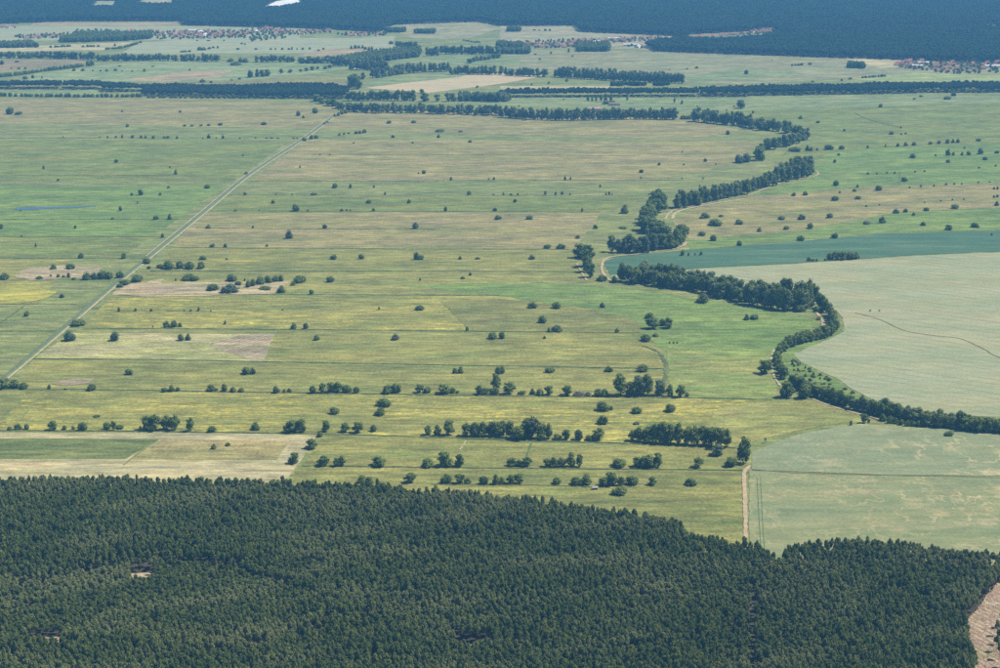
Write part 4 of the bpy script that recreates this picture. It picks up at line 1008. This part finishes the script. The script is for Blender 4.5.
row('a4', 'of the little tree line before the east village', [(445,308),(490,304),(535,301)], 13, 15, 9, 'bush')
row('a4', 'of the little tree line before the east village', [(165,260),(205,257)], 12, 14, 9, 'bush')
tl('a4', 'of the little tree line before the east village', [(235,255,18,9),(246,324,12,8),(86,238,6,4)], 'bush')

# bright young trees along the upper forest edge
for _ in range(26):
    bx = RNG.choice([RNG.uniform(395, 470), RNG.uniform(330, 420), RNG.uniform(495, 545), RNG.uniform(40, 60)])
    by = np.interp(bx, [p[0] for p in FOREST[:26]], [p[1] for p in FOREST[:26]]) + RNG.uniform(-4, 2)
    add('birch', bx, by, RNG.uniform(5, 9), RNG.uniform(6, 11), 'along the upper forest edge')
for bx, by, bw, bh in ((676, 540, 9, 17), (682, 543, 9, 16), (686, 546, 8, 15), (738, 556, 8, 8), (742, 557, 8, 8), (749, 557, 8, 7), (733, 556, 8, 9)):
    add('birch', bx, by, bw, bh, 'along the upper forest edge')

# ------------------------------------------------------------------ build the single plants
ONES = ['', 'first', 'second', 'third', 'fourth', 'fifth', 'sixth', 'seventh', 'eighth', 'ninth', 'tenth', 'eleventh', 'twelfth', 'thirteenth', 'fourteenth',
        'fifteenth', 'sixteenth', 'seventeenth', 'eighteenth', 'nineteenth']
TENS = {20: ('twentieth', 'twenty'), 30: ('thirtieth', 'thirty'), 40: ('fortieth', 'forty'), 50: ('fiftieth', 'fifty'), 60: ('sixtieth', 'sixty'), 70: ('seventieth', 'seventy'), 80: ('eightieth', 'eighty'), 90: ('ninetieth', 'ninety')}
def ordinal(n):
    if n < 20: return ONES[n]
    if n >= 100: return '%dth' % n
    return TENS[n // 10 * 10][0] if n % 10 == 0 else TENS[n // 10 * 10][1] + '-' + ONES[n % 10]

NOUN = {'birch': 'tree', 'bush': 'bush', 'grey': 'bush', 'willow_bush': 'bush', 'broom': 'bush', 'round': 'tree', 'willow': 'tree', 'tall': 'poplar'}
OBJN = {'birch': 'birch_tree', 'bush': 'bush', 'grey': 'bush', 'willow_bush': 'willow_bush', 'broom': 'broom_bush', 'round': 'broadleaf_tree', 'willow': 'willow_tree', 'tall': 'poplar_tree'}
LOOK = {'birch': 'bright green', 'bush': 'green', 'grey': 'greyish half-bare', 'willow_bush': 'grey-green', 'broom': 'yellow-green', 'round': 'dark green', 'willow': 'grey-green', 'tall': 'upright green'}
GROW = {'thick bend': (1.05, 1.05), 'middle reach': (1.05, 1.06), 'dark reach': (1.0, 1.0), 'far poplar reach': (1.1, 1.0), 'lower straight': (1.05, 1.05)}
for p in PL:
    for k_, (gw, gh) in GROW.items():
        if p['zone'].endswith(k_):
            p['w'] *= gw; p['h'] *= gh; p['wpx'] *= gw; p['hpx'] *= gh
zones, MASS = {}, {}
by_noun = {}
for p in PL:
    by_noun.setdefault('broom bush' if p['kind'] == 'broom' else 'birch' if p['kind'] == 'birch' else NOUN[p['kind']], []).append(p)
for noun, ps in by_noun.items():
    ps.sort(key=lambda p: -p['wpx'] * p['hpx'])
    ps[:] = [p for p in ps if -8 < p['px'] < 1008] + [p for p in ps if not -8 < p['px'] < 1008]
    MASS[noun] = ps[300:]
    for p in ps[:300]:
        p['single'] = True
for p in PL:
    if -8 < p['px'] < 1008:
        zones.setdefault((p['zone'], NOUN[p['kind']]), []).append(p)
SRC = {'round': [], 'tall': [], 'bush': []}
rv_ = random.Random(12)
nplants = 0
for (zone, noun), ps in zones.items():
    ps.sort(key=lambda p: p['px'])
    where = zone
    if zone.startswith('of the winding'):
        where = 'in the %s of the winding tree row' % zone.split(', ')[1]
    elif zone.startswith('of the '):
        where = 'in the ' + zone[len('of the '):]
    for i, p in enumerate(ps):
        if not p.get('single'):
            continue
        k = p['kind']
        size = 'tiny' if p['hpx'] < 2.6 else 'small' if p['hpx'] < 5 else 'large' if p['hpx'] > 13 else ''
        label = ('%s %s %s, %s from left %s' % (size, LOOK[k], noun, ordinal(i + 1), where)).strip()
        if len(label.split()) > 16:
            label = '%s %s, %s from left %s' % (LOOK[k].split()[-1], noun, ordinal(i + 1), where)
        v = rv_.randrange(len(CROWN[k]))
        loc = (p['x'], p['y'], 0.3); rz = rv_.uniform(0, 6.28)
        if TRUNK[k] and p['hpx'] >= 7.5:
            e = bpy.data.objects.new(OBJN[k], None); COL.objects.link(e); e.empty_display_size = 0.5
            c = link('crown', CROWN[k][v], e); link('trunk', TRUNK[k][v], e)
        else:
            e = c = link(OBJN[k], WHOLE[k][v] if TRUNK[k] else CROWN[k][v])
        if k in SRC and len(SRC[k]) < 5 and all(c.data is not q.data for q in SRC[k]):
            SRC[k].append(c)
        e.location = loc; e.rotation_euler = (0, 0, rz); e.scale = (p['w'], p['w'], p['h'])
        tag(e, label, noun, {'bush': 'bushes ', 'tree': 'trees ', 'poplar': 'poplars '}[noun] + where)
        nplants += 1
for noun, nm, lab, src in (('bush', 'distant_bushes', 'small far bushes dotted over hedges and meadows', 'bush'), ('tree', 'distant_trees', 'smaller broadleaf trees filling the tree rows', 'round'),
                           ('poplar', 'distant_poplars', 'smaller far poplars filling the distant rows', 'tall')):
    ps = MASS.get(noun, [])
    print(noun, len(by_noun[noun]), len(ps))
    if ps:
        scatter(nm, np.array([(p['x'], p['y'], 0.3) for p in ps]), np.array([(p['w'], p['w'], p['h']) for p in ps]), SRC[src], None, lab, noun)
print('plants', nplants)

# ------------------------------------------------------------------ far woods
FARSRC = []
for i, (fx, fy, nm) in enumerate(((660, 51.3, 'west'), (790, 56.6, 'middle'), (880, 59.4, 'east'))):
    x, y = ground_pt(fx, fy)
    o = link('pine_tree', CROWN['farpine'][i]); o.location = (x, y, 0.3); o.scale = (7.5, 7.5, 16)
    tag(o, 'far pine standing at the front of the distant forest, %s one' % nm, 'pine tree', 'pines fronting the far forest')
    FARSRC.append(o)

def wood(name, label, polys, spacing, w, h, src, seed, floor=True, holes=()):
    XS, YS = [], []
    for i, poly in enumerate(polys):
        x, y = grid_in(poly, spacing, seed + i, 0.42, holes)
        XS.append(x); YS.append(y)
    X = np.concatenate(XS); Y = np.concatenate(YS)
    R = np.random.RandomState(seed)
    n1, n2 = value_noise(X, Y, 150, seed), value_noise(X, Y, 45, seed + 1)
    Hh = h * (0.80 + 0.25 * n1 + 0.18 * n2 + R.normal(0, .07, len(X)))
    Ww = w * R.uniform(0.8, 1.25, len(X))
    scatter(name, np.stack([X, Y, np.full(len(X), 0.3)], 1), np.stack([Ww, Ww, Hh], 1), src, None, label, 'forest')
    print(name, len(X))

tz = lambda t, pts: [T(t, *p) for p in pts]
FARF = [(-130, 25), (0, 24), (65, 21.5), (180, 21.5), (185, 25.5), (300, 28), (350, 30.5), (380, 32.5), (395, 25), (480, 22), (500, 26), (575, 26), (580, 32), (635, 34.5), (700, 37.5), (645, 47), (655, 51.5),
        (725, 54), (895, 60), (1000, 63), (1130, 66), (1130, -45), (-130, -45)]
LAKES = [[(254, 11), (276, 1.2), (300, -5), (304, 6), (280, 10.5)], [(89, 9.5), (97, 1), (119, 1), (113, 9.5)], [(131, 7), (150, -4), (175, -4), (173, 7.5), (150, 7.5)],
         [(746, 39), (750, 31), (772, 27.5), (778, 36), (760, 40)], [(684, 43), (690, 34.5), (735, 32), (752, 31), (752, 40), (720, 43)], [(985, 30), (986, 24), (998, 25), (998, 31)]]
def floor_cells(name, poly, cell, z, mat, holes=()):
    W = [ground_pt(*p) for p in poly]
    gx = np.arange(min(p[0] for p in W), max(p[0] for p in W), cell); gy = np.arange(min(p[1] for p in W), max(p[1] for p in W), cell)
    CX, CY = np.meshgrid(gx, gy); CX, CY = CX.ravel(), CY.ravel()
    k = inpoly(W, CX, CY)
    for hpoly in holes:
        k &= ~inpoly([ground_pt(*p) for p in hpoly], CX, CY)
    idx, V, Fc = {}, [], []
    def vid(a, b):
        key = (int(round(a * 2 / cell)), int(round(b * 2 / cell)))
        if key not in idx:
            idx[key] = len(V); V.append((a, b, z))
        return idx[key]
    q = cell / 2
    for a, b in zip(CX[k], CY[k]):
        Fc.append((vid(a - q, b - q), vid(a + q, b - q), vid(a + q, b + q), vid(a - q, b + q)))
    return link(name, mesh_np(name, V, Fc, [mat]))
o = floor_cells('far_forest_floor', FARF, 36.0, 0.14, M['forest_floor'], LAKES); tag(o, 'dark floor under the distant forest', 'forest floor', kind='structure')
NEARF = [p if p[1] > 0 else (p[0], -6) for p in FARF]
wood('far_forest', 'vast blue hazy forest covering the far distance', [NEARF], 10.5, 12, 19, FARSRC, 21, holes=LAKES)
wood('distant_forest', 'endless forest beyond the blue hazy woods', [[(-130, -7), (1130, -7), (1130, -45), (-130, -45)]], 24, 26, 20, FARSRC, 22)
wood('belt_wood', 'long dark belt wood crossing the far west plain', [
    tz('a1', [(-350, 339), (240, 340), (240, 351), (-350, 352)]), tz('a1', [(252, 340), (400, 342), (400, 352), (252, 352)]), tz('a1', [(400, 345), (580, 352), (570, 361), (400, 361)]),
    tz('a1', [(565, 352), (982, 360), (982, 386), (565, 378)]), tz('a2', [(0, 358), (200, 348), (330, 350), (385, 362), (384, 390), (0, 388)])], 8.0, 9.5, 16, FARSRC, 31)
wood('belt_wood', 'long dark belt wood crossing the far east plain', [
    tz('a3', [(0, 374), (780, 370), (780, 381), (0, 384)]), tz('a3', [(785, 366), (982, 362), (982, 381), (785, 381)]), tz('a4', [(0, 360), (560, 347), (700, 347), (982, 347), (1350, 345), (1350, 364), (700, 365), (560, 369), (0, 378)])],
    8.0, 9.5, 17, FARSRC, 41)
wood('roadside_wood', 'dense broadleaf band beside the reddish ploughed field', [tz('a2', [(325, 243), (400, 228), (580, 208), (670, 204), (670, 224), (590, 234), (400, 257)])], 9.0, 11, 17, SRC['tall'] + SRC['round'], 51)
wood('village_wood', 'dark wood hiding the western hamlet', [tz('a1', [(235, 158), (300, 142), (590, 139), (600, 152), (480, 162), (240, 168)]), tz('a1', [(-200, 178), (120, 175), (150, 187), (-200, 192)])], 9.5, 12, 16, SRC['round'], 61)
wood('copse', 'dark copse standing just above the eastern belt wood', [tz('a3', [(435, 346), (575, 346), (578, 353), (432, 353)]), tz('a3', [(602, 347), (665, 347), (665, 353), (602, 353)])], 8.0, 10, 16, FARSRC, 71)
wood('copse', 'small dark copse on the eastern stubble before the village', [tz('a4', [(385, 259), (440, 263), (455, 271), (382, 268)])], 8.0, 10, 15, SRC['round'], 72)
wood('copse', 'two small dark copses on the far pinkish field', [tz('a2', [(648, 126), (728, 126), (728, 133), (648, 133)]), tz('a2', [(530, 121), (612, 121), (612, 128), (530, 128)])], 8.0, 10, 15, SRC['round'], 73)
wood('copse', 'small dark square copse below the forest corner', [tz('a3', [(30, 118), (80, 118), (80, 125), (30, 125)])], 8.0, 10, 14, SRC['round'], 74)
wood('copse', 'wooded strip at the beige stubble end', [tz('a2', [(818, 383), (982, 386), (982, 399), (822, 399)]), tz('a3', [(-4, 384), (40, 386), (40, 400), (-4, 400)])], 9.0, 11, 17, SRC['tall'], 75)
VT = [tz('a1', [(600, 128), (980, 120), (980, 150), (620, 156)]), tz('a1', [(60, 140), (270, 132), (270, 150), (60, 154)]), tz('a1', [(300, 118), (600, 124), (600, 134), (300, 132)]), tz('a2', [(0, 112), (140, 112), (140, 150), (0, 165)]), tz('a2', [(140, 122), (320, 116), (320, 130), (140, 142)]),
      tz('a2', [(345, 132), (540, 128), (540, 140), (345, 142)]), tz('a3', [(80, 166), (260, 158), (430, 156), (430, 178), (260, 190), (80, 192)]), tz('a3', [(430, 150), (660, 148), (660, 162), (430, 168)]), tz('a3', [(500, 180), (590, 178), (590, 192), (500, 186)]), tz('a3', [(530, 128), (600, 126), (740, 130), (740, 136)]),
      tz('a4', [(555, 250), (680, 240), (700, 260), (640, 278)]), tz('a4', [(640, 272), (700, 245), (982, 240), (982, 288), (780, 292)]), tz('a4', [(-10, 112), (95, 112), (95, 135), (-10, 138)])]
wood('village_trees', 'garden trees growing between the far village houses', VT, 25.0, 9.0, 7.0, SRC['round'], 81)
wood('village_wood', 'tall dark trees at the end of the middle village', [tz('a3', [(305, 186), (430, 178), (430, 204), (305, 203)]), tz('a3', [(-10, 182), (85, 182), (85, 193), (-10, 193)]), tz('a3', [(-10, 206), (120, 207), (120, 213), (-10, 213)])], 9.0, 11, 17, SRC['round'] + SRC['tall'], 82)

# ------------------------------------------------------------------ houses, barns, hut, pylon
WALLC = [plain_mat('render_%d' % i, c, lin(c, 0.85), 6) for i, c in enumerate([(0.72, 0.68, 0.60, 1), (0.78, 0.76, 0.72, 1), (0.55, 0.42, 0.32, 1), (0.60, 0.56, 0.46, 1)])]
ROOFC = [plain_mat('tiles_%d' % i, c, lin(c, 0.75), 3) for i, c in enumerate([(0.36, 0.165, 0.115, 1), (0.30, 0.155, 0.115, 1), (0.24, 0.12, 0.09, 1), (0.20, 0.16, 0.14, 1), (0.38, 0.20, 0.145, 1)])]
SHEET = plain_mat('metal_sheet', (0.48, 0.48, 0.47, 1), (0.4, 0.4, 0.39, 1), 5)

def house_meshes(L, W, H, rh, wm, rm):
    l, w, e = L / 2, W / 2, 0.45
    V = [(-l, -w, -0.3), (l, -w, -0.3), (l, w, -0.3), (-l, w, -0.3), (-l, -w, H), (l, -w, H), (l, w, H), (-l, w, H), (-l, 0, H + rh * 0.97), (l, 0, H + rh * 0.97)]
    Fc = [(0, 1, 5, 4), (2, 3, 7, 6), (1, 2, 6, 9, 5), (3, 0, 4, 8, 7)]
    wall = mesh_np('house_wall', V, Fc, [wm])
    s = rh / w
    V, Fc = [], []
    for sgn in (-1, 1):
        i = len(V)
        for dz in (0.0, 0.22):
            V += [(-l - e, 0, H + rh + dz), (l + e, 0, H + rh + dz), (l + e, sgn * (w + e), H - e * s + dz), (-l - e, sgn * (w + e), H - e * s + dz)]
        Fc += [(i, i + 1, i + 2, i + 3), (i + 4, i + 5, i + 6, i + 7)] + [(i + a, i + (a + 1) % 4, i + 4 + (a + 1) % 4, i + 4 + a) for a in range(4)]
    roof = mesh_np('house_roof', V, Fc, [rm])
    return wall, roof
def box_mesh(name, x, y, z, mat):
    bm = bmesh.new(); bmesh.ops.create_cube(bm, size=1.0)
    for v in bm.verts:
        v.co = Vector((v.co.x * x, v.co.y * y, (v.co.z + 0.5) * z))
    me = bpy.data.meshes.new(name); bm.to_mesh(me); bm.free(); me.materials.append(mat)
    return me
CHIM = box_mesh('chimney', 0.7, 0.6, 1.6, plain_mat('brick', (0.30, 0.12, 0.08, 1), (0.22, 0.09, 0.06, 1), 1.0))
rh_ = random.Random(5)
HV = []
for i in range(12):
    L, W, H, rr = rh_.uniform(9, 14), rh_.uniform(7, 9), rh_.uniform(3.2, 4.8), rh_.uniform(3.4, 4.6)
    ri = rh_.choice([0, 0, 1, 1, 2, 4, 4, 3])
    HV.append((house_meshes(L, W, H, rr, WALLC[i % 4], ROOFC[ri]), (L, W, H, rr), ['bright red', 'brick red', 'dark red', 'grey-brown', 'orange red'][ri], 'house'))
for i in range(3):
    L = rh_.uniform(28, 46)
    HV.append((house_meshes(L, 13, 4.5, 2.6, WALLC[1], SHEET if i < 2 else ROOFC[1]), (L, 13, 4.5, 2.6), 'pale metal' if i < 2 else 'brick red', 'barn'))

VILL = [('large village before the far forest', 'a1', [(605, 128), (700, 122), (980, 118), (982, 142), (860, 150), (700, 157), (620, 146)], 62, 3),
        ('scattered houses west of the large village', 'a1', [(430, 124), (600, 120), (600, 132), (430, 134)], 9, 0),
        ('small western hamlet beside the dark wood', 'a1', [(65, 146), (180, 138), (270, 136), (270, 146), (100, 155), (65, 153)], 18, 1),
        ('farmsteads at the far west forest edge', 'a1', [(0, 104), (60, 100), (60, 112), (0, 113)], 6, 1),
        ('village part beside the flat pale wheat', 'a2', [(0, 118), (60, 106), (110, 110), (160, 130), (100, 140), (0, 132)], 20, 1),
        ('long street of houses under the forest', 'a2', [(160, 126), (320, 118), (320, 128), (180, 138)], 13, 0),
        ('little hamlet under the forest tongue', 'a2', [(370, 134), (480, 128), (520, 134), (500, 142), (390, 142)], 10, 0),
        ('middle village with the dense dark trees', 'a3', [(80, 172), (180, 174), (250, 168), (340, 156), (420, 158), (420, 172), (260, 188), (90, 190)], 50, 1),
        ('village street running to the forest', 'a3', [(430, 154), (540, 150), (650, 152), (660, 160), (520, 165), (430, 168)], 20, 1),
        ('yard at the forest corner', 'a3', [(500, 178), (560, 182), (600, 184), (590, 192), (550, 190)], 3, 3),
        ('row of houses inside the forest', 'a3', [(740, 146), (860, 140), (985, 130), (985, 136), (860, 146), (745, 152)], 20, 0),
        ('clearing village deep in the forest', 'a4', [(0, 128), (50, 118), (92, 118), (92, 126), (40, 132), (0, 135)], 15, 0),
        ('eastern village, western part', 'a4', [(560, 256), (630, 240), (680, 244), (690, 262), (620, 272)], 24, 2),
        ('eastern village, main part', 'a4', [(695, 262), (740, 250), (900, 245), (985, 243), (985, 262), (900, 280), (780, 286), (700, 280)], 40, 1)]
for vname, tile, poly, nh, nb in VILL:
    P = [T(tile, *p) for p in poly]
    W = [ground_pt(*p) for p in P]
    xs, ys = [p[0] for p in W], [p[1] for p in W]
    got, tries = [], 0
    dmin = 19.0
    while len(got) < nh + nb and tries < 9000:
        tries += 1
        if tries % 1500 == 0: dmin *= 0.85
        x, y = rh_.uniform(min(xs), max(xs)), rh_.uniform(min(ys), max(ys))
        if not inpoly(W, [x], [y])[0]: continue
        if any((x - a) ** 2 + (y - b) ** 2 < dmin ** 2 for a, b, _ in got): continue
        got.append((x, y, 'barn' if len(got) < nb else 'house'))
    base_rot = rh_.uniform(-.3, .3)
    for typ in ('house', 'barn'):
        hs = sorted([q for q in got if q[2] == typ], key=lambda q: to_px(q[0], q[1])[0])
        for i, (x, y, _) in enumerate(hs):
            (wm, rm), dim, rc, t = rh_.choice([h for h in HV if h[3] == typ])
            e = bpy.data.objects.new('house' if typ == 'house' else 'barn', None); COL.objects.link(e); e.empty_display_size = 1.0
            e.location = (x, y, 0.3); e.rotation_euler = (0, 0, base_rot + rh_.choice([0, 0, math.pi / 2]) + rh_.uniform(-.15, .15))
            link('wall', wm, e); r = link('roof', rm, e)
            if typ == 'house':
                c = link('chimney', CHIM, r); c.location = (dim[0] * 0.2, 0.5, dim[2] + dim[3] - 0.6)
            tag(e, '%s roofed %s, %s from left in the %s' % (rc, typ, ordinal(i + 1), vname), typ, '%ss in the %s' % (typ, vname))

def single_house(name, L, W, H, rr, wm, rm, px, py, rz, label, cat):
    wall, roof = house_meshes(L, W, H, rr, wm, rm)
    e = bpy.data.objects.new(name, None); COL.objects.link(e)
    x, y = ground_pt(px, py)
    e.location = (x, y, 0.3); e.rotation_euler = (0, 0, rz)
    link('wall', wall, e); link('roof', roof, e)
    tag(e, label, cat)
single_house('barn', 34, 12, 4.5, 3.0, WALLC[2], plain_mat('pink_tiles', (0.42, 0.25, 0.2, 1), None, 5), *T('a3', 368, 434), 0.05, 'long pinkish roofed barn behind the far poplar reach', 'barn')
single_house('barn', 26, 11, 4.0, 2.6, WALLC[2], ROOFC[3], *T('a3', 450, 414), 0.0, 'grey-brown roofed barn beside the trees before the belt wood', 'barn')
single_house('field_shed', 4.4, 2.8, 1.8, 0.9, plain_mat('board', (0.20, 0.16, 0.13, 1), None, 1), plain_mat('old_sheet', (0.33, 0.32, 0.32, 1), None, 2), *T('c3', 373, 626), 0.15, 'small grey roofed field shed among the lowest bush row', 'shed')

def stand(px, py, label):
    x, y = ground_pt(px, py)
    e = bpy.data.objects.new('hunting_stand', None); COL.objects.link(e); e.location = (x, y, 0.3)
    wood_m = bpy.data.materials.get('board')
    cab = link('cabin', box_mesh('cabin', 1.7, 1.7, 1.9, wood_m), e); cab.location = (0, 0, 3.2)
    rf = link('roof', box_mesh('stand_roof', 2.2, 2.2, 0.14, wood_m), e); rf.location = (0, 0, 5.12); rf.rotation_euler = (0.14, 0, 0)
    for sx in (-1, 1):
        for sy in (-1, 1):
            V, Fc = [], []
            limb(V, Fc, (sx * 1.05, sy * 1.05, -0.1), (sx * 0.7, sy * 0.7, 3.25), 0.12, 0.10, 5)
            link('leg', mesh_np('stand_leg', V, Fc, [wood_m]), e)
    V, Fc = [], []
    for sx in (-.3, .3):
        limb(V, Fc, (sx, -1.9, 0), (sx, -0.9, 3.3), 0.05, 0.05, 4)
    for k in range(8):
        t = (k + .5) / 8
        limb(V, Fc, (-.3, -1.9 + t, 3.3 * t), (.3, -1.9 + t, 3.3 * t + .001), 0.04, 0.04, 4)
    link('ladder', mesh_np('stand_ladder', V, Fc, [wood_m]), e)
    tag(e, label, 'hunting stand')
stand(*T('c4', 60, 444), 'wooden hunting stand on legs at the ochre tongue edge')

def pylon(px, py, label):
    x, y = ground_pt(px, py)
    e = bpy.data.objects.new('lattice_mast', None); COL.objects.link(e); e.location = (x, y, 0.3)
    steel = plain_mat('galvanised', (0.25, 0.27, 0.27, 1), None, 2)
    Hh, b, t = 26.0, 1.7, 0.5
    V, Fc = [], []
    for sx in (-1, 1):
        for sy in (-1, 1):
            limb(V, Fc, (sx * b, sy * b, 0), (sx * t, sy * t, Hh), 0.11, 0.07, 4)
    n = 9
    for k in range(n):
        z0, z1 = Hh * k / n, Hh * (k + 1) / n
        r0, r1 = b + (t - b) * k / n, b + (t - b) * (k + 1) / n
        for (ax, ay), (cx, cy) in (((-1, -1), (1, -1)), ((1, -1), (1, 1)), ((1, 1), (-1, 1)), ((-1, 1), (-1, -1))):
            limb(V, Fc, (ax * r0, ay * r0, z0), (cx * r1, cy * r1, z1), 0.06, 0.06, 4)
    link('tower', mesh_np('mast_tower', V, Fc, [steel]), e)
    for z in (20, 24):
        V, Fc = [], []
        limb(V, Fc, (-3.2, 0, z), (3.2, 0, z + .01), 0.12, 0.12, 4)
        link('cross_arm', mesh_np('mast_arm', V, Fc, [steel]), e)
    tag(e, label, 'mast')
pylon(*T('b4', 585, 62), 'slim lattice mast on the green eastern meadow')

# brash rows on the clear-cut
V, Fc = [], []
Rb = np.random.RandomState(8)
cx, cy = grid_in(CLEARCUT, 2.6, 17, 0.3)
for x, y in zip(cx, cy):
    rowphase = (x * math.cos(0.5) + y * math.sin(0.5)) % 5.4
    if rowphase > 3.0: continue
    for _ in range(5):
        p = np.array((x + Rb.normal(0, .6), y + Rb.normal(0, .6), 0.45 + Rb.rand() * .35)); an = Rb.uniform(0, 3.14); ll = Rb.uniform(.6, 1.5)
        d = np.array((math.cos(an), math.sin(an), Rb.uniform(-.2, .3))) * ll
        limb(V, Fc, p - d, p + d, 0.22, 0.10, 3)
o = link('brash', mesh_np('brash', V, Fc, [plain_mat('dead_wood', (0.42, 0.33, 0.24, 1), (0.26, 0.19, 0.13, 1), 2.0)]))
tag(o, 'rows of dead branches strewn over the clear-cut', 'brash', kind='stuff')
for i, (qx, qy) in enumerate(((997, 636), (999, 645), (996, 652), (999, 660), (1003, 668), (1002, 628), (1000, 566), (997, 570))):
    x, y = ground_pt(qx, qy)
    e = bpy.data.objects.new('pine_tree', None); COL.objects.link(e)
    e.location = (x, y, 0.4); e.scale = (4.6, 4.6, 13)
    link('crown', CROWN['pine'][i % 6], e); link('trunk', TRUNK['pine'][i % 6], e)
    tag(e, 'pine at the clear-cut edge on the picture border, %s from the top' % ordinal({6: 1, 7: 2, 5: 3}.get(i, i + 4)), 'pine tree', 'pines edging the clear-cut')

# ------------------------------------------------------------------ haze
hz = bpy.data.materials.new('haze')
hz.use_nodes = True
hz.node_tree.nodes.clear()
ho = hz.node_tree.nodes.new('ShaderNodeOutputMaterial')
pv = hz.node_tree.nodes.new('ShaderNodeVolumePrincipled')
pv.inputs['Color'].default_value = (*HAZE_COLOR, 1)
pv.inputs['Density'].default_value = HAZE_DENSITY
pv.inputs['Anisotropy'].default_value = 0.0
hz.node_tree.links.new(pv.outputs[0], ho.inputs['Volume'])
me = box_mesh('haze', 30000, 31000, 600, hz)
o = link('haze', me)
o.location = (0, 12000, -1.5)
tag(o, 'thin blue summer haze over the whole plain', 'haze', kind='stuff')
